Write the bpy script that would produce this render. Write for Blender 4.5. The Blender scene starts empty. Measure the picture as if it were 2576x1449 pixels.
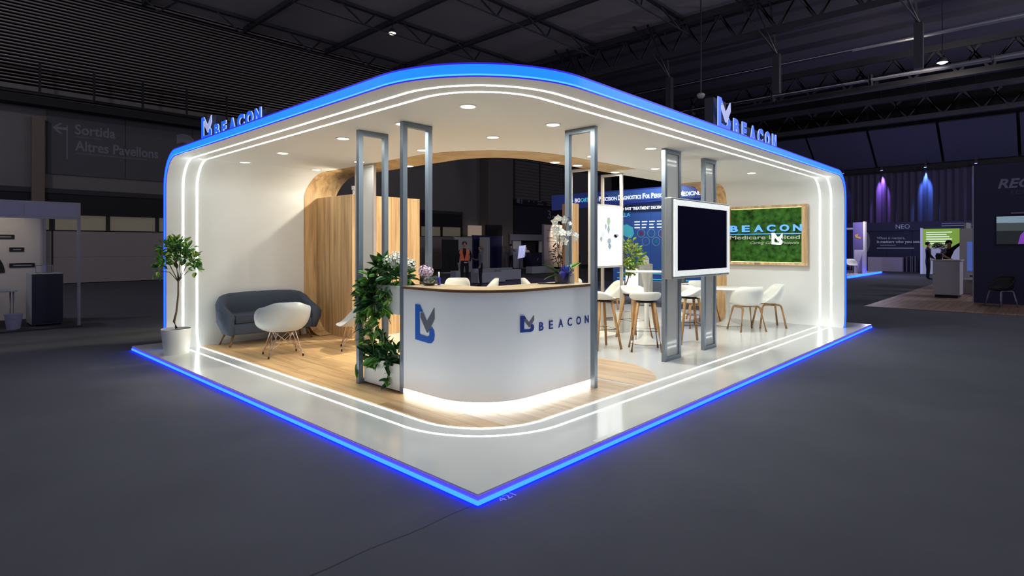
import bpy, bmesh, math, random
from mathutils import Vector, Matrix, Euler
random.seed(7)
R = math.radians
scene = bpy.context.scene
COL = scene.collection

# ------------------------------------------------------------------ camera, world, exposure
cam_d = bpy.data.cameras.new('camera'); cam = bpy.data.objects.new('camera', cam_d); COL.objects.link(cam)
cam_d.sensor_width = 36.0; cam_d.lens = 1445.0 / 2576.0 * 36.0
cam_d.shift_y = -(724.5 - 619.5) / 2576.0
cam_d.clip_end = 300
cam.location = (-2.444, -2.586, 1.6)
cam.rotation_euler = (R(90), 0, -math.atan2(0.72876, 0.68477))
scene.camera = cam
world = bpy.data.worlds.new('world'); scene.world = world; world.use_nodes = True
wbg = world.node_tree.nodes['Background']; wbg.inputs[0].default_value = (0.42, 0.44, 0.62, 1); wbg.inputs[1].default_value = 0.42
vs = scene.view_settings
vs.view_transform = 'Standard'; vs.look = 'None'; vs.gamma = 1.0; vs.exposure = 0.0; vs.use_curve_mapping = False
scene.cycles.use_denoising = True
scene.cycles.max_bounces = 8; scene.cycles.diffuse_bounces = 4; scene.cycles.glossy_bounces = 4
scene.cycles.transmission_bounces = 6; scene.cycles.transparent_max_bounces = 12
scene.cycles.sample_clamp_indirect = 6.0
scene.cycles.caustics_reflective = False; scene.cycles.caustics_refractive = False
DOWN_W = 12.0          # watts of each ceiling downlight
HALL_W = 170.0        # base watts of the hall lamps and the added fill lights

def light(name, kind, loc, energy, color, parent=None, size=.1, spot=None, target=None, blend=.5):
    d = bpy.data.lights.new(name, kind); d.energy = energy; d.color = color
    if kind == 'AREA': d.shape = 'DISK'; d.size = size
    elif kind in ('POINT', 'SPOT'): d.shadow_soft_size = size
    if spot: d.spot_size = R(spot); d.spot_blend = blend
    o = bpy.data.objects.new(name, d); COL.objects.link(o)
    o.location = loc
    if target is not None:
        o.rotation_euler = (Vector(target) - Vector(loc)).to_track_quat('-Z', 'Y').to_euler()
    if parent: o.parent = parent
    return o
# hall spotlight aimed through the open court at the sofa corner of the stand, and unseen fill lights added beyond the frame to brighten the hall
light('unseen_court_spot', 'SPOT', (9.0, 4.2, 7.05), 2200, (1, .88, .68), size=.3, spot=42, target=(3.6, 5.9, 1.6))
light('unseen_court_spot', 'SPOT', (6.3, 3.5, 8.0), 2600, (1, .88, .68), size=.08, spot=84, target=(6.3, 5.2, .5))  # unseen lamp added over the court to brighten the pillar and chairs
for p, k in (((2, -8, 11.5), 1), ((14, -6, 11.5), 1.5), ((-8, 4, 11.5), 1.2), ((-6, 18, 10.5), 3.5), ((36, -9, 9.0), 3.0), ((23, -10, 10.0), 9.0)):
    light('hall_light', 'POINT', p, HALL_W*k, (.95, .93, 1), size=.4)

# ------------------------------------------------------------------ helpers
def s(r, g, b):
    f = lambda c: (c/255/12.92) if c/255 <= .04045 else ((c/255+.055)/1.055)**2.4
    return (f(r), f(g), f(b), 1)
MATS = {}
def mat(name, col, rough=.5, metal=0, emit=None, es=1.0, coat=0, bump=0, bscale=40, vary=0, vscale=6, trans=0, alpha=1, spec=.5):
    m = bpy.data.materials.new(name); m.use_nodes = True; MATS[name] = m
    nt = m.node_tree; b = nt.nodes['Principled BSDF']
    if len(col) == 3: col = (*col, 1)
    b.inputs['Base Color'].default_value = col; b.inputs['Roughness'].default_value = rough; b.inputs['Metallic'].default_value = metal
    b.inputs['Coat Weight'].default_value = coat; b.inputs['Transmission Weight'].default_value = trans; b.inputs['Alpha'].default_value = alpha
    b.inputs['Specular IOR Level'].default_value = spec
    if coat: b.inputs['Coat Roughness'].default_value = .05
    if emit is not None:
        b.inputs['Emission Color'].default_value = (*emit[:3], 1); b.inputs['Emission Strength'].default_value = es
    tc = nt.nodes.new('ShaderNodeTexCoord')
    if vary:
        n = nt.nodes.new('ShaderNodeTexNoise'); n.inputs['Scale'].default_value = vscale; n.inputs['Detail'].default_value = 5
        nt.links.new(tc.outputs['Object'], n.inputs['Vector'])
        mp = nt.nodes.new('ShaderNodeMapRange'); mp.inputs[1].default_value = .3; mp.inputs[2].default_value = .7
        mp.inputs[3].default_value = 1 - vary; mp.inputs[4].default_value = 1 + vary
        nt.links.new(n.outputs['Fac'], mp.inputs[0])
        mx = nt.nodes.new('ShaderNodeMix'); mx.data_type = 'RGBA'; mx.blend_type = 'MULTIPLY'; mx.inputs[0].default_value = 1
        mx.inputs[6].default_value = col; nt.links.new(mp.outputs[0], mx.inputs[7]); nt.links.new(mx.outputs[2], b.inputs['Base Color'])
    if bump:
        n2 = nt.nodes.new('ShaderNodeTexNoise'); n2.inputs['Scale'].default_value = bscale; n2.inputs['Detail'].default_value = 4
        nt.links.new(tc.outputs['Object'], n2.inputs['Vector'])
        bp = nt.nodes.new('ShaderNodeBump'); bp.inputs['Strength'].default_value = bump; bp.inputs['Distance'].default_value = .02
        nt.links.new(n2.outputs['Fac'], bp.inputs['Height']); nt.links.new(bp.outputs[0], b.inputs['Normal'])
    return m
def wood(name, light_c, dark_c, scl, rough=.45, knots=.5):
    """oak: long grain by stretched noise (scl = noise scale along x, y, z), shade varied from board to board"""
    m = bpy.data.materials.new(name); m.use_nodes = True; MATS[name] = m
    nt = m.node_tree; b = nt.nodes['Principled BSDF']; b.inputs['Roughness'].default_value = rough
    tc = nt.nodes.new('ShaderNodeTexCoord'); oi = nt.nodes.new('ShaderNodeObjectInfo')
    ad = nt.nodes.new('ShaderNodeVectorMath'); ad.operation = 'ADD'
    mu = nt.nodes.new('ShaderNodeMath'); mu.operation = 'MULTIPLY'; mu.inputs[1].default_value = 37
    nt.links.new(oi.outputs['Random'], mu.inputs[0]); nt.links.new(tc.outputs['Object'], ad.inputs[0]); nt.links.new(mu.outputs[0], ad.inputs[1])
    mp = nt.nodes.new('ShaderNodeMapping'); mp.inputs['Scale'].default_value = scl; nt.links.new(ad.outputs[0], mp.inputs['Vector'])
    n = nt.nodes.new('ShaderNodeTexNoise'); n.inputs['Scale'].default_value = 1; n.inputs['Detail'].default_value = 7; n.inputs['Roughness'].default_value = .62; n.inputs['Distortion'].default_value = .6
    nt.links.new(mp.outputs[0], n.inputs['Vector'])
    cr = nt.nodes.new('ShaderNodeValToRGB'); e = cr.color_ramp.elements
    e[0].position = .3; e[0].color = dark_c; e[1].position = .58; e[1].color = light_c
    nt.links.new(n.outputs['Fac'], cr.inputs[0])
    n2 = nt.nodes.new('ShaderNodeTexNoise'); n2.inputs['Scale'].default_value = .45; n2.inputs['Detail'].default_value = 3; n2.inputs['Distortion'].default_value = 1.2
    nt.links.new(mp.outputs[0], n2.inputs['Vector'])
    k = nt.nodes.new('ShaderNodeMapRange'); k.inputs[1].default_value = .68; k.inputs[2].default_value = .76; k.inputs[3].default_value = 1; k.inputs[4].default_value = 1 - knots
    nt.links.new(n2.outputs['Fac'], k.inputs[0])
    sh = nt.nodes.new('ShaderNodeMapRange'); sh.inputs[3].default_value = .86; sh.inputs[4].default_value = 1.1; nt.links.new(oi.outputs['Random'], sh.inputs[0])
    m1 = nt.nodes.new('ShaderNodeMath'); m1.operation = 'MULTIPLY'; nt.links.new(k.outputs[0], m1.inputs[0]); nt.links.new(sh.outputs[0], m1.inputs[1])
    mx = nt.nodes.new('ShaderNodeMix'); mx.data_type = 'RGBA'; mx.blend_type = 'MULTIPLY'; mx.inputs[0].default_value = 1
    nt.links.new(cr.outputs[0], mx.inputs[6]); nt.links.new(m1.outputs[0], mx.inputs[7]); nt.links.new(mx.outputs[2], b.inputs['Base Color'])
    return m

WM = {}
def thing(name, label, cat, loc=(0, 0, 0), rz=0, group=None, kind=None):
    o = bpy.data.objects.new(name, None); COL.objects.link(o); o.empty_display_size = .1
    o.location = loc; o.rotation_euler = (0, 0, rz)
    WM[o] = Matrix.Translation(Vector(loc)) @ Matrix.Rotation(rz, 4, 'Z')
    return tag(o, label, cat, group, kind)
def tag(o, label=None, cat=None, group=None, kind=None):
    if label: o['label'] = label
    if cat: o['category'] = cat
    if group: o['group'] = group
    if kind: o['kind'] = kind
    return o
def finish(bm, name, m, smooth=False):
    bmesh.ops.recalc_face_normals(bm, faces=bm.faces[:])
    me = bpy.data.meshes.new(name); bm.to_mesh(me); bm.free()
    ms = m if isinstance(m, (list, tuple)) else [m]
    for x in ms: me.materials.append(x)
    if smooth:
        for p in me.polygons: p.use_smooth = True
        if smooth == 'auto':
            me.set_sharp_from_angle(angle=R(40))
    return me
def obj(name, bm, m, parent=None, smooth=False, world=False):
    """bmesh -> ONE linked object; world=True: the verts are world coordinates, brought into the parent's space"""
    if world and parent is not None: bm.transform(WM[parent].inverted())
    o = bpy.data.objects.new(name, finish(bm, name, m, smooth)); COL.objects.link(o)
    if parent is not None: o.parent = parent; WM[o] = WM[parent]
    else: WM[o] = Matrix.Identity(4)
    return o
def mobj(name, me, parent, mtx):
    o = bpy.data.objects.new(name, me); COL.objects.link(o); o.parent = parent; o.matrix_local = mtx; return o
def struct(name, bm, m, smooth=False):
    o = obj(name, bm, m, None, smooth); o['kind'] = 'structure'; return o
def kids(o): return list(o.children)
def copy_tree(o, parent=None):
    c = o.copy(); COL.objects.link(c)
    if parent is not None: c.parent = parent
    for ch in CH.get(o, kids(o)): copy_tree(ch, c)
    return c
CH = {}
def dup(root, loc, rz, label, group=None):
    c = copy_tree(root); c.location = loc; c.rotation_euler = (0, 0, rz); c['label'] = label
    if group: c['group'] = group
    return c

def B(): return bmesh.new()
def box(bm, x0, x1, y0, y1, z0, z1, bev=0, M=None):
    vs_ = bmesh.ops.create_cube(bm, size=1)['verts']
    T = Matrix.Translation(((x0+x1)/2, (y0+y1)/2, (z0+z1)/2)) @ Matrix.Diagonal((abs(x1-x0), abs(y1-y0), abs(z1-z0), 1))
    bmesh.ops.transform(bm, matrix=(M @ T) if M else T, verts=vs_)
    if bev:
        es = {e for v in vs_ for e in v.link_edges}
        bmesh.ops.bevel(bm, geom=list(es), offset=bev, segments=2, affect='EDGES', profile=.5)
    return bm
def bxo(name, b6, m, parent=None, bev=0, world=False):
    return obj(name, box(B(), *b6, bev=bev), m, parent, world=world)
def frame_of(d):
    d = Vector(d).normalized(); a = Vector((0, 0, 1)) if abs(d.z) < .95 else Vector((1, 0, 0))
    x = d.cross(a).normalized(); y = x.cross(d).normalized(); return x, y, d
def tube(bm, pts, r, n=8, caps=True, square=False):
    pts = [Vector(p) for p in pts]; rs = r if isinstance(r, (list, tuple)) else [r]*len(pts)
    rings = []; px = None
    for i, p in enumerate(pts):
        d = (pts[min(i+1, len(pts)-1)] - pts[max(i-1, 0)]); x, y, _ = frame_of(d)
        if px is not None:
            dn = d.normalized(); x = (px - dn*px.dot(dn)).normalized(); y = x.cross(dn)*-1
        px = x
        off = math.pi/n if square else 0
        rings.append([bm.verts.new(p + (x*math.cos(2*math.pi*k/n+off) + y*math.sin(2*math.pi*k/n+off))*rs[i]) for k in range(n)])
    for a, b in zip(rings, rings[1:]):
        for k in range(n): bm.faces.new((a[k], a[(k+1) % n], b[(k+1) % n], b[k]))
    if caps: bm.faces.new(rings[0][::-1]); bm.faces.new(rings[-1])
    return bm
def bar(bm, a, b, w): return tube(bm, [a, b], w*.7071, n=4, square=True)
def lathe(bm, prof, n=24, c=(0, 0, 0)):
    rings = [[bm.verts.new((c[0]+r*math.cos(2*math.pi*k/n), c[1]+r*math.sin(2*math.pi*k/n), c[2]+z)) for k in range(n)] if r > 1e-5 else [bm.verts.new((c[0], c[1], c[2]+z))] for r, z in prof]
    for a, b in zip(rings, rings[1:]):
        for k in range(n):
            q = [a[k % len(a)], a[(k+1) % len(a)], b[(k+1) % len(b)], b[k % len(b)]]
            u = []
            for v in q:
                if v not in u: u.append(v)
            if len(u) > 2: bm.faces.new(u)
    return bm
def prism(bm, poly, z0, z1, f=None):
    """poly: list of (a, b); f maps (a, b, h) to xyz"""
    f = f or (lambda a, b, h: (a, b, h))
    lo = [bm.verts.new(f(a, b, z0)) for a, b in poly]; hi = [bm.verts.new(f(a, b, z1)) for a, b in poly]
    bm.faces.new(lo[::-1]); t = bm.faces.new(hi); n = len(poly)
    for i in range(n): bm.faces.new((lo[i], lo[(i+1) % n], hi[(i+1) % n], hi[i]))
    return bm
def strip(bm, A, Bp, nrm=None, h=0):
    """quad strip between polylines A and B; with nrm/h a raised bar standing on them"""
    A = [Vector(p) for p in A]; Bp = [Vector(p) for p in Bp]
    if not h:
        a = [bm.verts.new(p) for p in A]; b = [bm.verts.new(p) for p in Bp]
        for i in range(len(a)-1): bm.faces.new((a[i], a[i+1], b[i+1], b[i]))
        return bm
    nv = [Vector(n)*h for n in nrm]
    q = [[bm.verts.new(p) for p in L] for L in (A, [p+n for p, n in zip(A, nv)], [p+n for p, n in zip(Bp, nv)], Bp)]
    for i in range(len(A)-1):
        for j in range(4): bm.faces.new((q[j][i], q[j][i+1], q[(j+1) % 4][i+1], q[(j+1) % 4][i]))
    for i in (0, len(A)-1): bm.faces.new([q[j][i] for j in range(4)])
    return bm
def lerp(a, b, t): return a + (b-a)*t
def sst(t): t = max(0, min(1, t)); return t*t*(3-2*t)

_font = {}
def text_mesh(txt, bold=0, shear=0, extrude=0, spacing=1):
    key = (txt, bold, shear, extrude, spacing)
    if key in _font: return _font[key]
    cu = bpy.data.curves.new('t', 'FONT'); cu.body = txt; cu.size = 1; cu.offset = bold; cu.shear = shear; cu.extrude = extrude; cu.space_character = spacing; cu.resolution_u = 3
    o = bpy.data.objects.new('t', cu); COL.objects.link(o)
    dg = bpy.context.evaluated_depsgraph_get(); me = bpy.data.meshes.new_from_object(o.evaluated_get(dg))
    bpy.data.objects.remove(o); bpy.data.curves.remove(cu); _font[key] = me
    return me
def text(name, txt, origin, xdir, ydir, h, m, parent=None, w=None, bold=0, shear=0, depth=.004, side=None, world=True, spacing=1):
    """flat lettering as real mesh: cap height h, optional width w, standing on the plane xdir/ydir at origin"""
    me = text_mesh(txt, bold, shear, .05, spacing); co = [v.co for v in me.vertices]
    x0 = min(c.x for c in co); x1 = max(c.x for c in co); CAPH = .69
    sy = h/CAPH; sx = (w/(x1-x0)) if w else sy
    X = Vector(xdir).normalized(); Y = Vector(ydir).normalized(); Z = X.cross(Y)
    bm = B(); bm.from_mesh(me)
    for v in bm.verts:
        c = v.co; v.co = Vector(origin) + X*((c.x-x0)*sx) + Y*(c.y*sy) + Z*((c.z/.1+.5)*depth)
    nz = Z.copy()
    mats = [m, side] if side else m
    if side:
        bm.normal_update()
        for f in bm.faces: f.material_index = 0 if abs(f.normal.dot(nz)) > .7 else 1
    if parent is not None and world: bm.transform(WM[parent].inverted())
    me2 = bpy.data.meshes.new(name); bm.to_mesh(me2); bm.free()
    for x in (mats if isinstance(mats, list) else [mats]): me2.materials.append(x)
    o = bpy.data.objects.new(name, me2); COL.objects.link(o)
    if parent is not None: o.parent = parent; WM[o] = WM[parent]
    return o

# ------------------------------------------------------------------ materials
white = mat('white_paint', s(226, 226, 222), .42, vary=.015, vscale=1.5)
counter_white = mat('counter_white', s(243, 245, 248), .4)
ceil_white = mat('ceiling_white', s(222, 219, 213), .6)
deck_white = mat('gloss_white_deck', s(214, 216, 212), .18, coat=.3, vary=.02, vscale=1.2)
carpet = mat('hall_carpet', s(84, 86, 93), .95, bump=.25, bscale=220, vary=.09, vscale=.9, spec=.15)
oak_v = wood('oak_vertical', s(214, 178, 128), s(156, 116, 76), (9, 9, .55), .5)
oak_y = wood('oak_along_y', s(222, 184, 132), s(174, 132, 86), (9, .55, 9), .38)
oak_pale_lit = wood('pale_and_lit_oak', s(214, 190, 160), s(186, 156, 124), (9, .7, 9), .35, .25)
oak_soffit = wood('oak_soffit', s(200, 166, 116), s(164, 126, 80), (2.2, 2.2, 2.2), .45, .2)
oak_leg = wood('oak_leg', s(186, 142, 92), s(140, 98, 56), (30, 30, 3), .45, .2)
oak_top = wood('oak_top', s(222, 198, 160), s(190, 158, 116), (1.5, 6, 6), .35, .1)
oak_edge = mat('oak_edge', s(110, 74, 44), .5)
steel = mat('grey_steel', s(116, 126, 137), .35, .25)
steel_w = mat('warm_steel', s(178, 172, 162), .4, .2)
plastic = mat('white_plastic', s(228, 228, 220), .35)
plastic_gr = mat('pale_grey_plastic', s(178, 181, 180), .38)
led_white = mat('led_white', (1, 1, 1), .5, emit=(.91, 1.0, .985), es=16)
led_warm = mat('led_warm', (1, 1, 1), .5, emit=(1.0, .97, .86), es=6.5)
led_blue = mat('led_blue', (.02, .1, .6), .4, emit=(.07, .47, 30.0), es=1.0)
lip_spill = mat('lip_spill_blue', (.02, .02, .5), .4, emit=(.03, .012, .62), es=1.0)  # blue spill of the rim light, put into the lips as emission
edge_lip_spill = mat('lip_violet_spill', s(150, 146, 190), .4, emit=(.05, .03, .34), es=1.0)  # white lip; violet spill of the blue strip put into colour and emission
fascia_blue = mat('fascia_blue', (.02, .1, .6), .4, emit=(.012, .27, 3.2), es=1.0)
fascia_cyan = mat('fascia_cyan', (.05, .3, .8), .4, emit=(.09, .62, 3.2), es=1.0)
lens_m = mat('lamp_lens', (1, 1, 1), .4, emit=(1, .97, .9), es=9)
trim_white = mat('lamp_trim', s(238, 236, 230), .4)
sofa_m = mat('slate_fabric', s(70, 78, 92), .9, bump=.3, bscale=300, vary=.06, vscale=8, spec=.2)
sofa_d = mat('slate_cushion', s(62, 67, 80), .85, bump=.3, bscale=300, spec=.2)
chrome = mat('copper_wire', s(214, 190, 176), .25, .8)
black = mat('black_rubber', s(16, 16, 18), .6)
dark = mat('dark_panel', s(34, 33, 40), .6)
blue_v = mat('vinyl_blue', s(24, 96, 196), .4)
navy_v = mat('vinyl_navy', s(14, 52, 140), .4)
grey_v = mat('vinyl_grey', s(104, 108, 122), .4)
leaf_a = mat('leaf_green', s(104, 160, 66), .45, vary=.25, vscale=9)
leaf_b = mat('leaf_dark', s(44, 96, 50), .4, vary=.3, vscale=9)
leaf_c = mat('leaf_lime', s(150, 184, 76), .45, vary=.2, vscale=9)
leaf_o = mat('leaf_olive', s(150, 164, 76), .45, vary=.25, vscale=9)
bark = mat('bark', s(112, 92, 70), .9, vary=.2, vscale=20)
soil = mat('soil', s(44, 34, 28), .95, bump=.8, bscale=80)
petal = mat('white_petal', s(240, 238, 228), .5)
petal_p = mat('lilac_petal', s(226, 204, 222), .5)
petal_b = mat('blue_petal', s(40, 52, 170), .5)
screen_m = mat('black_screen', s(10, 12, 36), .08, coat=1.0)
silver = mat('silver_case', s(138, 141, 145), .35, .3)
bezel = mat('white_bezel', s(244, 244, 240), .3)
rim_glow = mat('white_rim_glow', s(240, 240, 236), .4, emit=(.9, .93, .9), es=.55)  # bright white border put into the screen bezel as its own glow
def glass_mat(name, col, rough=.02, tint=.25):
    """thin glazing: clear pane with a mirror-like sheen and a slight tint"""
    m = bpy.data.materials.new(name); m.use_nodes = True; nt = m.node_tree; nt.nodes.clear()
    o = nt.nodes.new('ShaderNodeOutputMaterial'); tl = nt.nodes.new('ShaderNodeBsdfTranslucent'); ad = nt.nodes.new('ShaderNodeMixShader'); t = nt.nodes.new('ShaderNodeBsdfTransparent'); g = nt.nodes.new('ShaderNodeBsdfGlossy'); d = nt.nodes.new('ShaderNodeBsdfDiffuse')
    fr = nt.nodes.new('ShaderNodeFresnel'); fr.inputs[0].default_value = 1.5; g.inputs['Roughness'].default_value = rough
    t.inputs[0].default_value = (1, 1, 1, 1); d.inputs[0].default_value = col
    a = nt.nodes.new('ShaderNodeMixShader'); a.inputs[0].default_value = tint; nt.links.new(t.outputs[0], a.inputs[1]); tl.inputs[0].default_value = col; ad.inputs[0].default_value = .5; nt.links.new(d.outputs[0], ad.inputs[1]); nt.links.new(tl.outputs[0], ad.inputs[2]); nt.links.new(ad.outputs[0], a.inputs[2])
    b = nt.nodes.new('ShaderNodeMixShader'); nt.links.new(fr.outputs[0], b.inputs[0]); nt.links.new(a.outputs[0], b.inputs[1]); nt.links.new(g.outputs[0], b.inputs[2])
    nt.links.new(b.outputs[0], o.inputs[0]); return m
glass = glass_mat('clear_glass', s(225, 235, 240), .02, .06)
frost = glass_mat('milky_glass', s(250, 252, 253), .10, .72)
# ------------------------------------------------------------------ hall shell (structure)
P = .066                                   # platform height
HX0, HX1, HY0, HY1, HZ = -14.0, 42.6, -13.0, 27.1, 12.6
wall_grey = mat('hall_wall_grey', s(112, 108, 108), .9, vary=.06, vscale=.4)
clad = mat('hall_cladding', s(160, 150, 148), .7)
hall_dark = mat('hall_dark', s(52, 50, 56), .85)
hall_black = mat('hall_black', s(22, 21, 27), .8)
deck_m = mat('roof_deck', s(170, 168, 174), .9, vary=.05, vscale=.5)
truss_m = mat('truss_steel', s(58, 58, 68), .6)
stay_m = mat('stay_steel', s(110, 110, 116), .5, .2)
struct('floor', box(B(), HX0, HX1, HY0, HY1, -.3, 0), carpet)
struct('ceiling', box(B(), HX0, HX1, HY0, HY1, HZ, HZ+.3), deck_m)
# left hall wall: corrugated cladding above the gallery, plain concrete below
bm = B(); z = 8.0; prof = []
while z < HZ:
    prof += [(HY1, z), (HY1, z+.075), (HY1-.05, z+.095), (HY1-.05, z+.125)]; z += .135
strip(bm, [(HX0, y, z) for y, z in prof], [(HX1, y, z) for y, z in prof])
wl = struct('wall_left', box(B(), HX0, HX1, HY1, HY1+.3, 0, HZ), wall_grey)
obj('corrugated_cladding', bm, clad, wl)['kind'] = 'stuff'
struct('wall_right', box(B(), HX1, HX1+.3, HY0, HY1, 0, HZ), hall_black)

# ------------------------------------------------------------------ stand: platform
LX, LY = 10.62, 7.72
XW, YW, ZC, ZT, S0 = 9.75, 7.02, 2.90, 3.01, .264
platform = thing('stand_platform', 'low white gloss platform edged with a glowing blue light strip, carrying the whole stand', 'platform')
bxo('deck', (0, LX, 0, LY, .038, P), deck_white, platform)
bxo('plinth', (.06, LX-.06, .06, LY-.06, 0, .038), hall_dark, platform)
def edge_strip(name, z0, z1, out, m):
    bm = B()
    path = [(-out, LY), (-out, -out), (LX, -out)]
    A = [(x, y, z0) for x, y in path]; C = [(x, y, z1) for x, y in path]
    A2 = [(.02, LY, z0), (.02, .02, z0), (LX, .02, z0)]; C2 = [(p[0], p[1], z1) for p in A2]
    strip(bm, A, C); strip(bm, A2, C2); strip(bm, C, C2); strip(bm, A, A2)
    return obj(name, bm, m, platform)
edge_strip('blue_edge_light', .004, .030, .016, led_blue)
edge_strip('edge_light_upper_lip', .030, .058, .008, edge_lip_spill)
CX = CY = 1.44                              # centre of the rounded front corner in plan
def arc(cx, cy, r, a0, a1, n): return [(cx+r*math.cos(R(lerp(a0, a1, i/n))), cy+r*math.sin(R(lerp(a0, a1, i/n)))) for i in range(n+1)]
def floor_ring(d, y_end, x_end):            # plan of a line at distance d from the edges
    return [(d, y_end)] + arc(CX, CY, CX-d, 180, 270, 24) + [(x_end, d)]
DL = (.49, .685)                            # offsets of the two white lines
for d in DL:
    bm = B(); a = floor_ring(d-.009, YW-.05, XW-.05); b = floor_ring(d+.009, YW-.05, XW-.05)
    strip(bm, [(x, y, P) for x, y in a], [(x, y, P) for x, y in b], [(0, 0, 1)]*len(a), .003)
    obj('floor_light_line', bm, led_white, platform)
# light oak planks inside the inner line: a strip under the lounge and a rounded tongue beside the counter
D0 = DL[1]+.03
def ylow(x): return D0 if x > CX else CY - math.sqrt(max(0, (CX-D0)**2 - (CX-x)**2))
def yhigh(x):
    if x <= 3.05: return YW-.005
    q = 1.15**2 - (x-2.98)**2
    return 1.75 + math.sqrt(q) if q > 0 else None
def ylow2(x):
    if x <= 2.98: return ylow(x)
    q = 1.15**2 - (x-2.98)**2
    return max(D0, 1.75 - math.sqrt(max(0, q)))
PW = .185; x = D0; i = 0
while x < 4.12:
    x1 = min(x+PW, 4.125); e = .0012
    xs = [lerp(x+e, x1-e, k/4) for k in range(5)]
    if x < 3.05 < x1: xs = [v for v in xs if v <= 3.05]+[3.05]
    cuts = [D0-.2] + [D0 + ((i*.61) % 1.45) + 1.45*k for k in range(6)]
    for c0, c1 in zip(cuts, cuts[1:]):
        top = []; bot = []
        for v in xs:
            lo = ylow2(v); hi = yhigh(v)
            if hi is None or hi < lo: hi = lo
            a = min(max(c0+e, lo), hi); b_ = max(min(c1-e, hi), lo)
            bot.append((v, a)); top.append((v, b_))
        if max(t[1]-b[1] for t, b in zip(top, bot)) < .03: continue
        bm = prism(B(), bot + top[::-1], P, P+.004)
        bmesh.ops.remove_doubles(bm, verts=bm.verts, dist=1e-5)
        obj('floor_plank', bm, oak_pale_lit if (x > 2.6 or (x > 1.0 and c0 < 1.0)) else oak_y, platform)  # front planks take pale oak too, painting in the light that lies there
    x += PW; i += 1

# ------------------------------------------------------------------ stand: shell (side walls + roof in one bent ribbon)
shell = thing('stand_canopy', 'white bent canopy of two side walls and an L-shaped roof with a blue lit rim', 'canopy')
RS = .42
def section(Wc, n=12):
    """inner profile (distance coordinate w, z) from the roof round to the floor, with outward normal"""
    pts = []
    for k in range(n+1):
        a = R(90 - 90*k/n); pts.append((Wc-RS+RS*math.cos(a), ZC-RS+RS*math.sin(a), math.cos(a), math.sin(a)))
    th = R(38); zb = P + RS*math.sin(th)
    pts.append((Wc, (ZC-RS+zb)/2, 1, 0))
    for k in range(9):
        a = -th*k/8; pts.append((Wc-RS+RS*math.cos(a), zb+RS*math.sin(a), math.cos(a), math.sin(a)))
    return pts
TH = ZT-ZC
def wall_part(name, m, W, lo, hi, f, n=12, off=0):
    """curved wall: lo/hi give the extent across at profile fraction t; f maps (across, w, z)"""
    sec = section(W, n); bm = B(); N = len(sec); q = []
    for i, (w, z, nw, nz) in enumerate(sec):
        t = min(1, i/n)
        a, b = lo(t), hi(t)
        q.append([bm.verts.new(f(a, w-nw*off, z-nz*off)), bm.verts.new(f(b, w-nw*off, z-nz*off)), bm.verts.new(f(b, w+nw*TH, max(z+nz*TH, P))), bm.verts.new(f(a, w+nw*TH, max(z+nz*TH, P)))])
    for i in range(N-1):
        for j in range(4): bm.faces.new((q[i][j], q[i][(j+1) % 4], q[i+1][(j+1) % 4], q[i+1][j]))
    bm.faces.new(q[0]); bm.faces.new(q[-1])
    return obj(name, bm, m, shell, 'auto')
fL = lambda a, w, z: (a, w, z)              # left wall: across = X, w = Y
fR = lambda a, w, z: (w, a, z)              # right wall: across = Y, w = X
UL, LL = 2.62, 3.27                         # wood band on the roof, left wing (X) ...
UR, LR = 2.50, 3.10                         # ... and right wing (Y)
wall_part('side_wall', white, YW, lambda t: S0, lambda t: lerp(UL, 2.42, t), fL)
wall_part('side_wall', white, XW, lambda t: S0, lambda t: lerp(UR, 2.52, t), fR)
wall_part('wood_wall_band', oak_v, YW, lambda t: lerp(UL, 2.42, t), lambda t: lerp(LL, 3.03, t), fL, off=.004)
wall_part('wood_wall_band', oak_v, XW, lambda t: lerp(UR, 2.52, t), lambda t: lerp(LR, 3.05, t), fR, off=.004)
yA, xA = YW-RS, XW-RS
IX, IY = 4.1, 4.0
def inner(dx, dy): # plan of the back edge, from the left wall to the right wall
    r1, r2 = IX-dx, IY-dy
    return [(dx, yA)] + [(IX+r1*math.cos(R(a)), IY+r2*math.sin(R(a))) for a in [180+90*k/24 for k in range(25)]] + [(xA, dy)]
outer = [(S0, yA)] + arc(CX, CY, CX-S0, 180, 270, 32) + [(xA, S0)]
up = inner(UL, UR); low = inner(LL, LR)
bm = prism(B(), outer + up[::-1], ZC, ZT); obj('roof', bm, ceil_white, shell)
def band(name, m, i0, i1):
    bm = B(); A = up[i0:i1+1]; Cc = low[i0:i1+1]
    prism(bm, A + Cc[::-1], ZC-.004, ZT); return obj(name, bm, m, shell)
NB = len(up)-1
# the soffit band is oak except for one white length in the right wing
def split(px):
    a, b = up[-2], up[-1]; t = (px-a[0])/(b[0]-a[0]); return (px, lerp(a[1], b[1], t)), (px, lerp(low[-2][1], low[-1][1], t))
for x0, x1, m in ((None, 6.0, oak_soffit), (6.0, 8.55, ceil_white), (8.55, xA, oak_soffit)):
    if x0 is None:
        u = up[:-1] + [split(x1)[0]]; l = low[:-1] + [split(x1)[1]]
    else:
        u = [split(x0)[0], split(x1)[0]]; l = [split(x0)[1], split(x1)[1]]
    obj('soffit_band', prism(B(), u + l[::-1], ZC-.004, ZT), m, shell)
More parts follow.
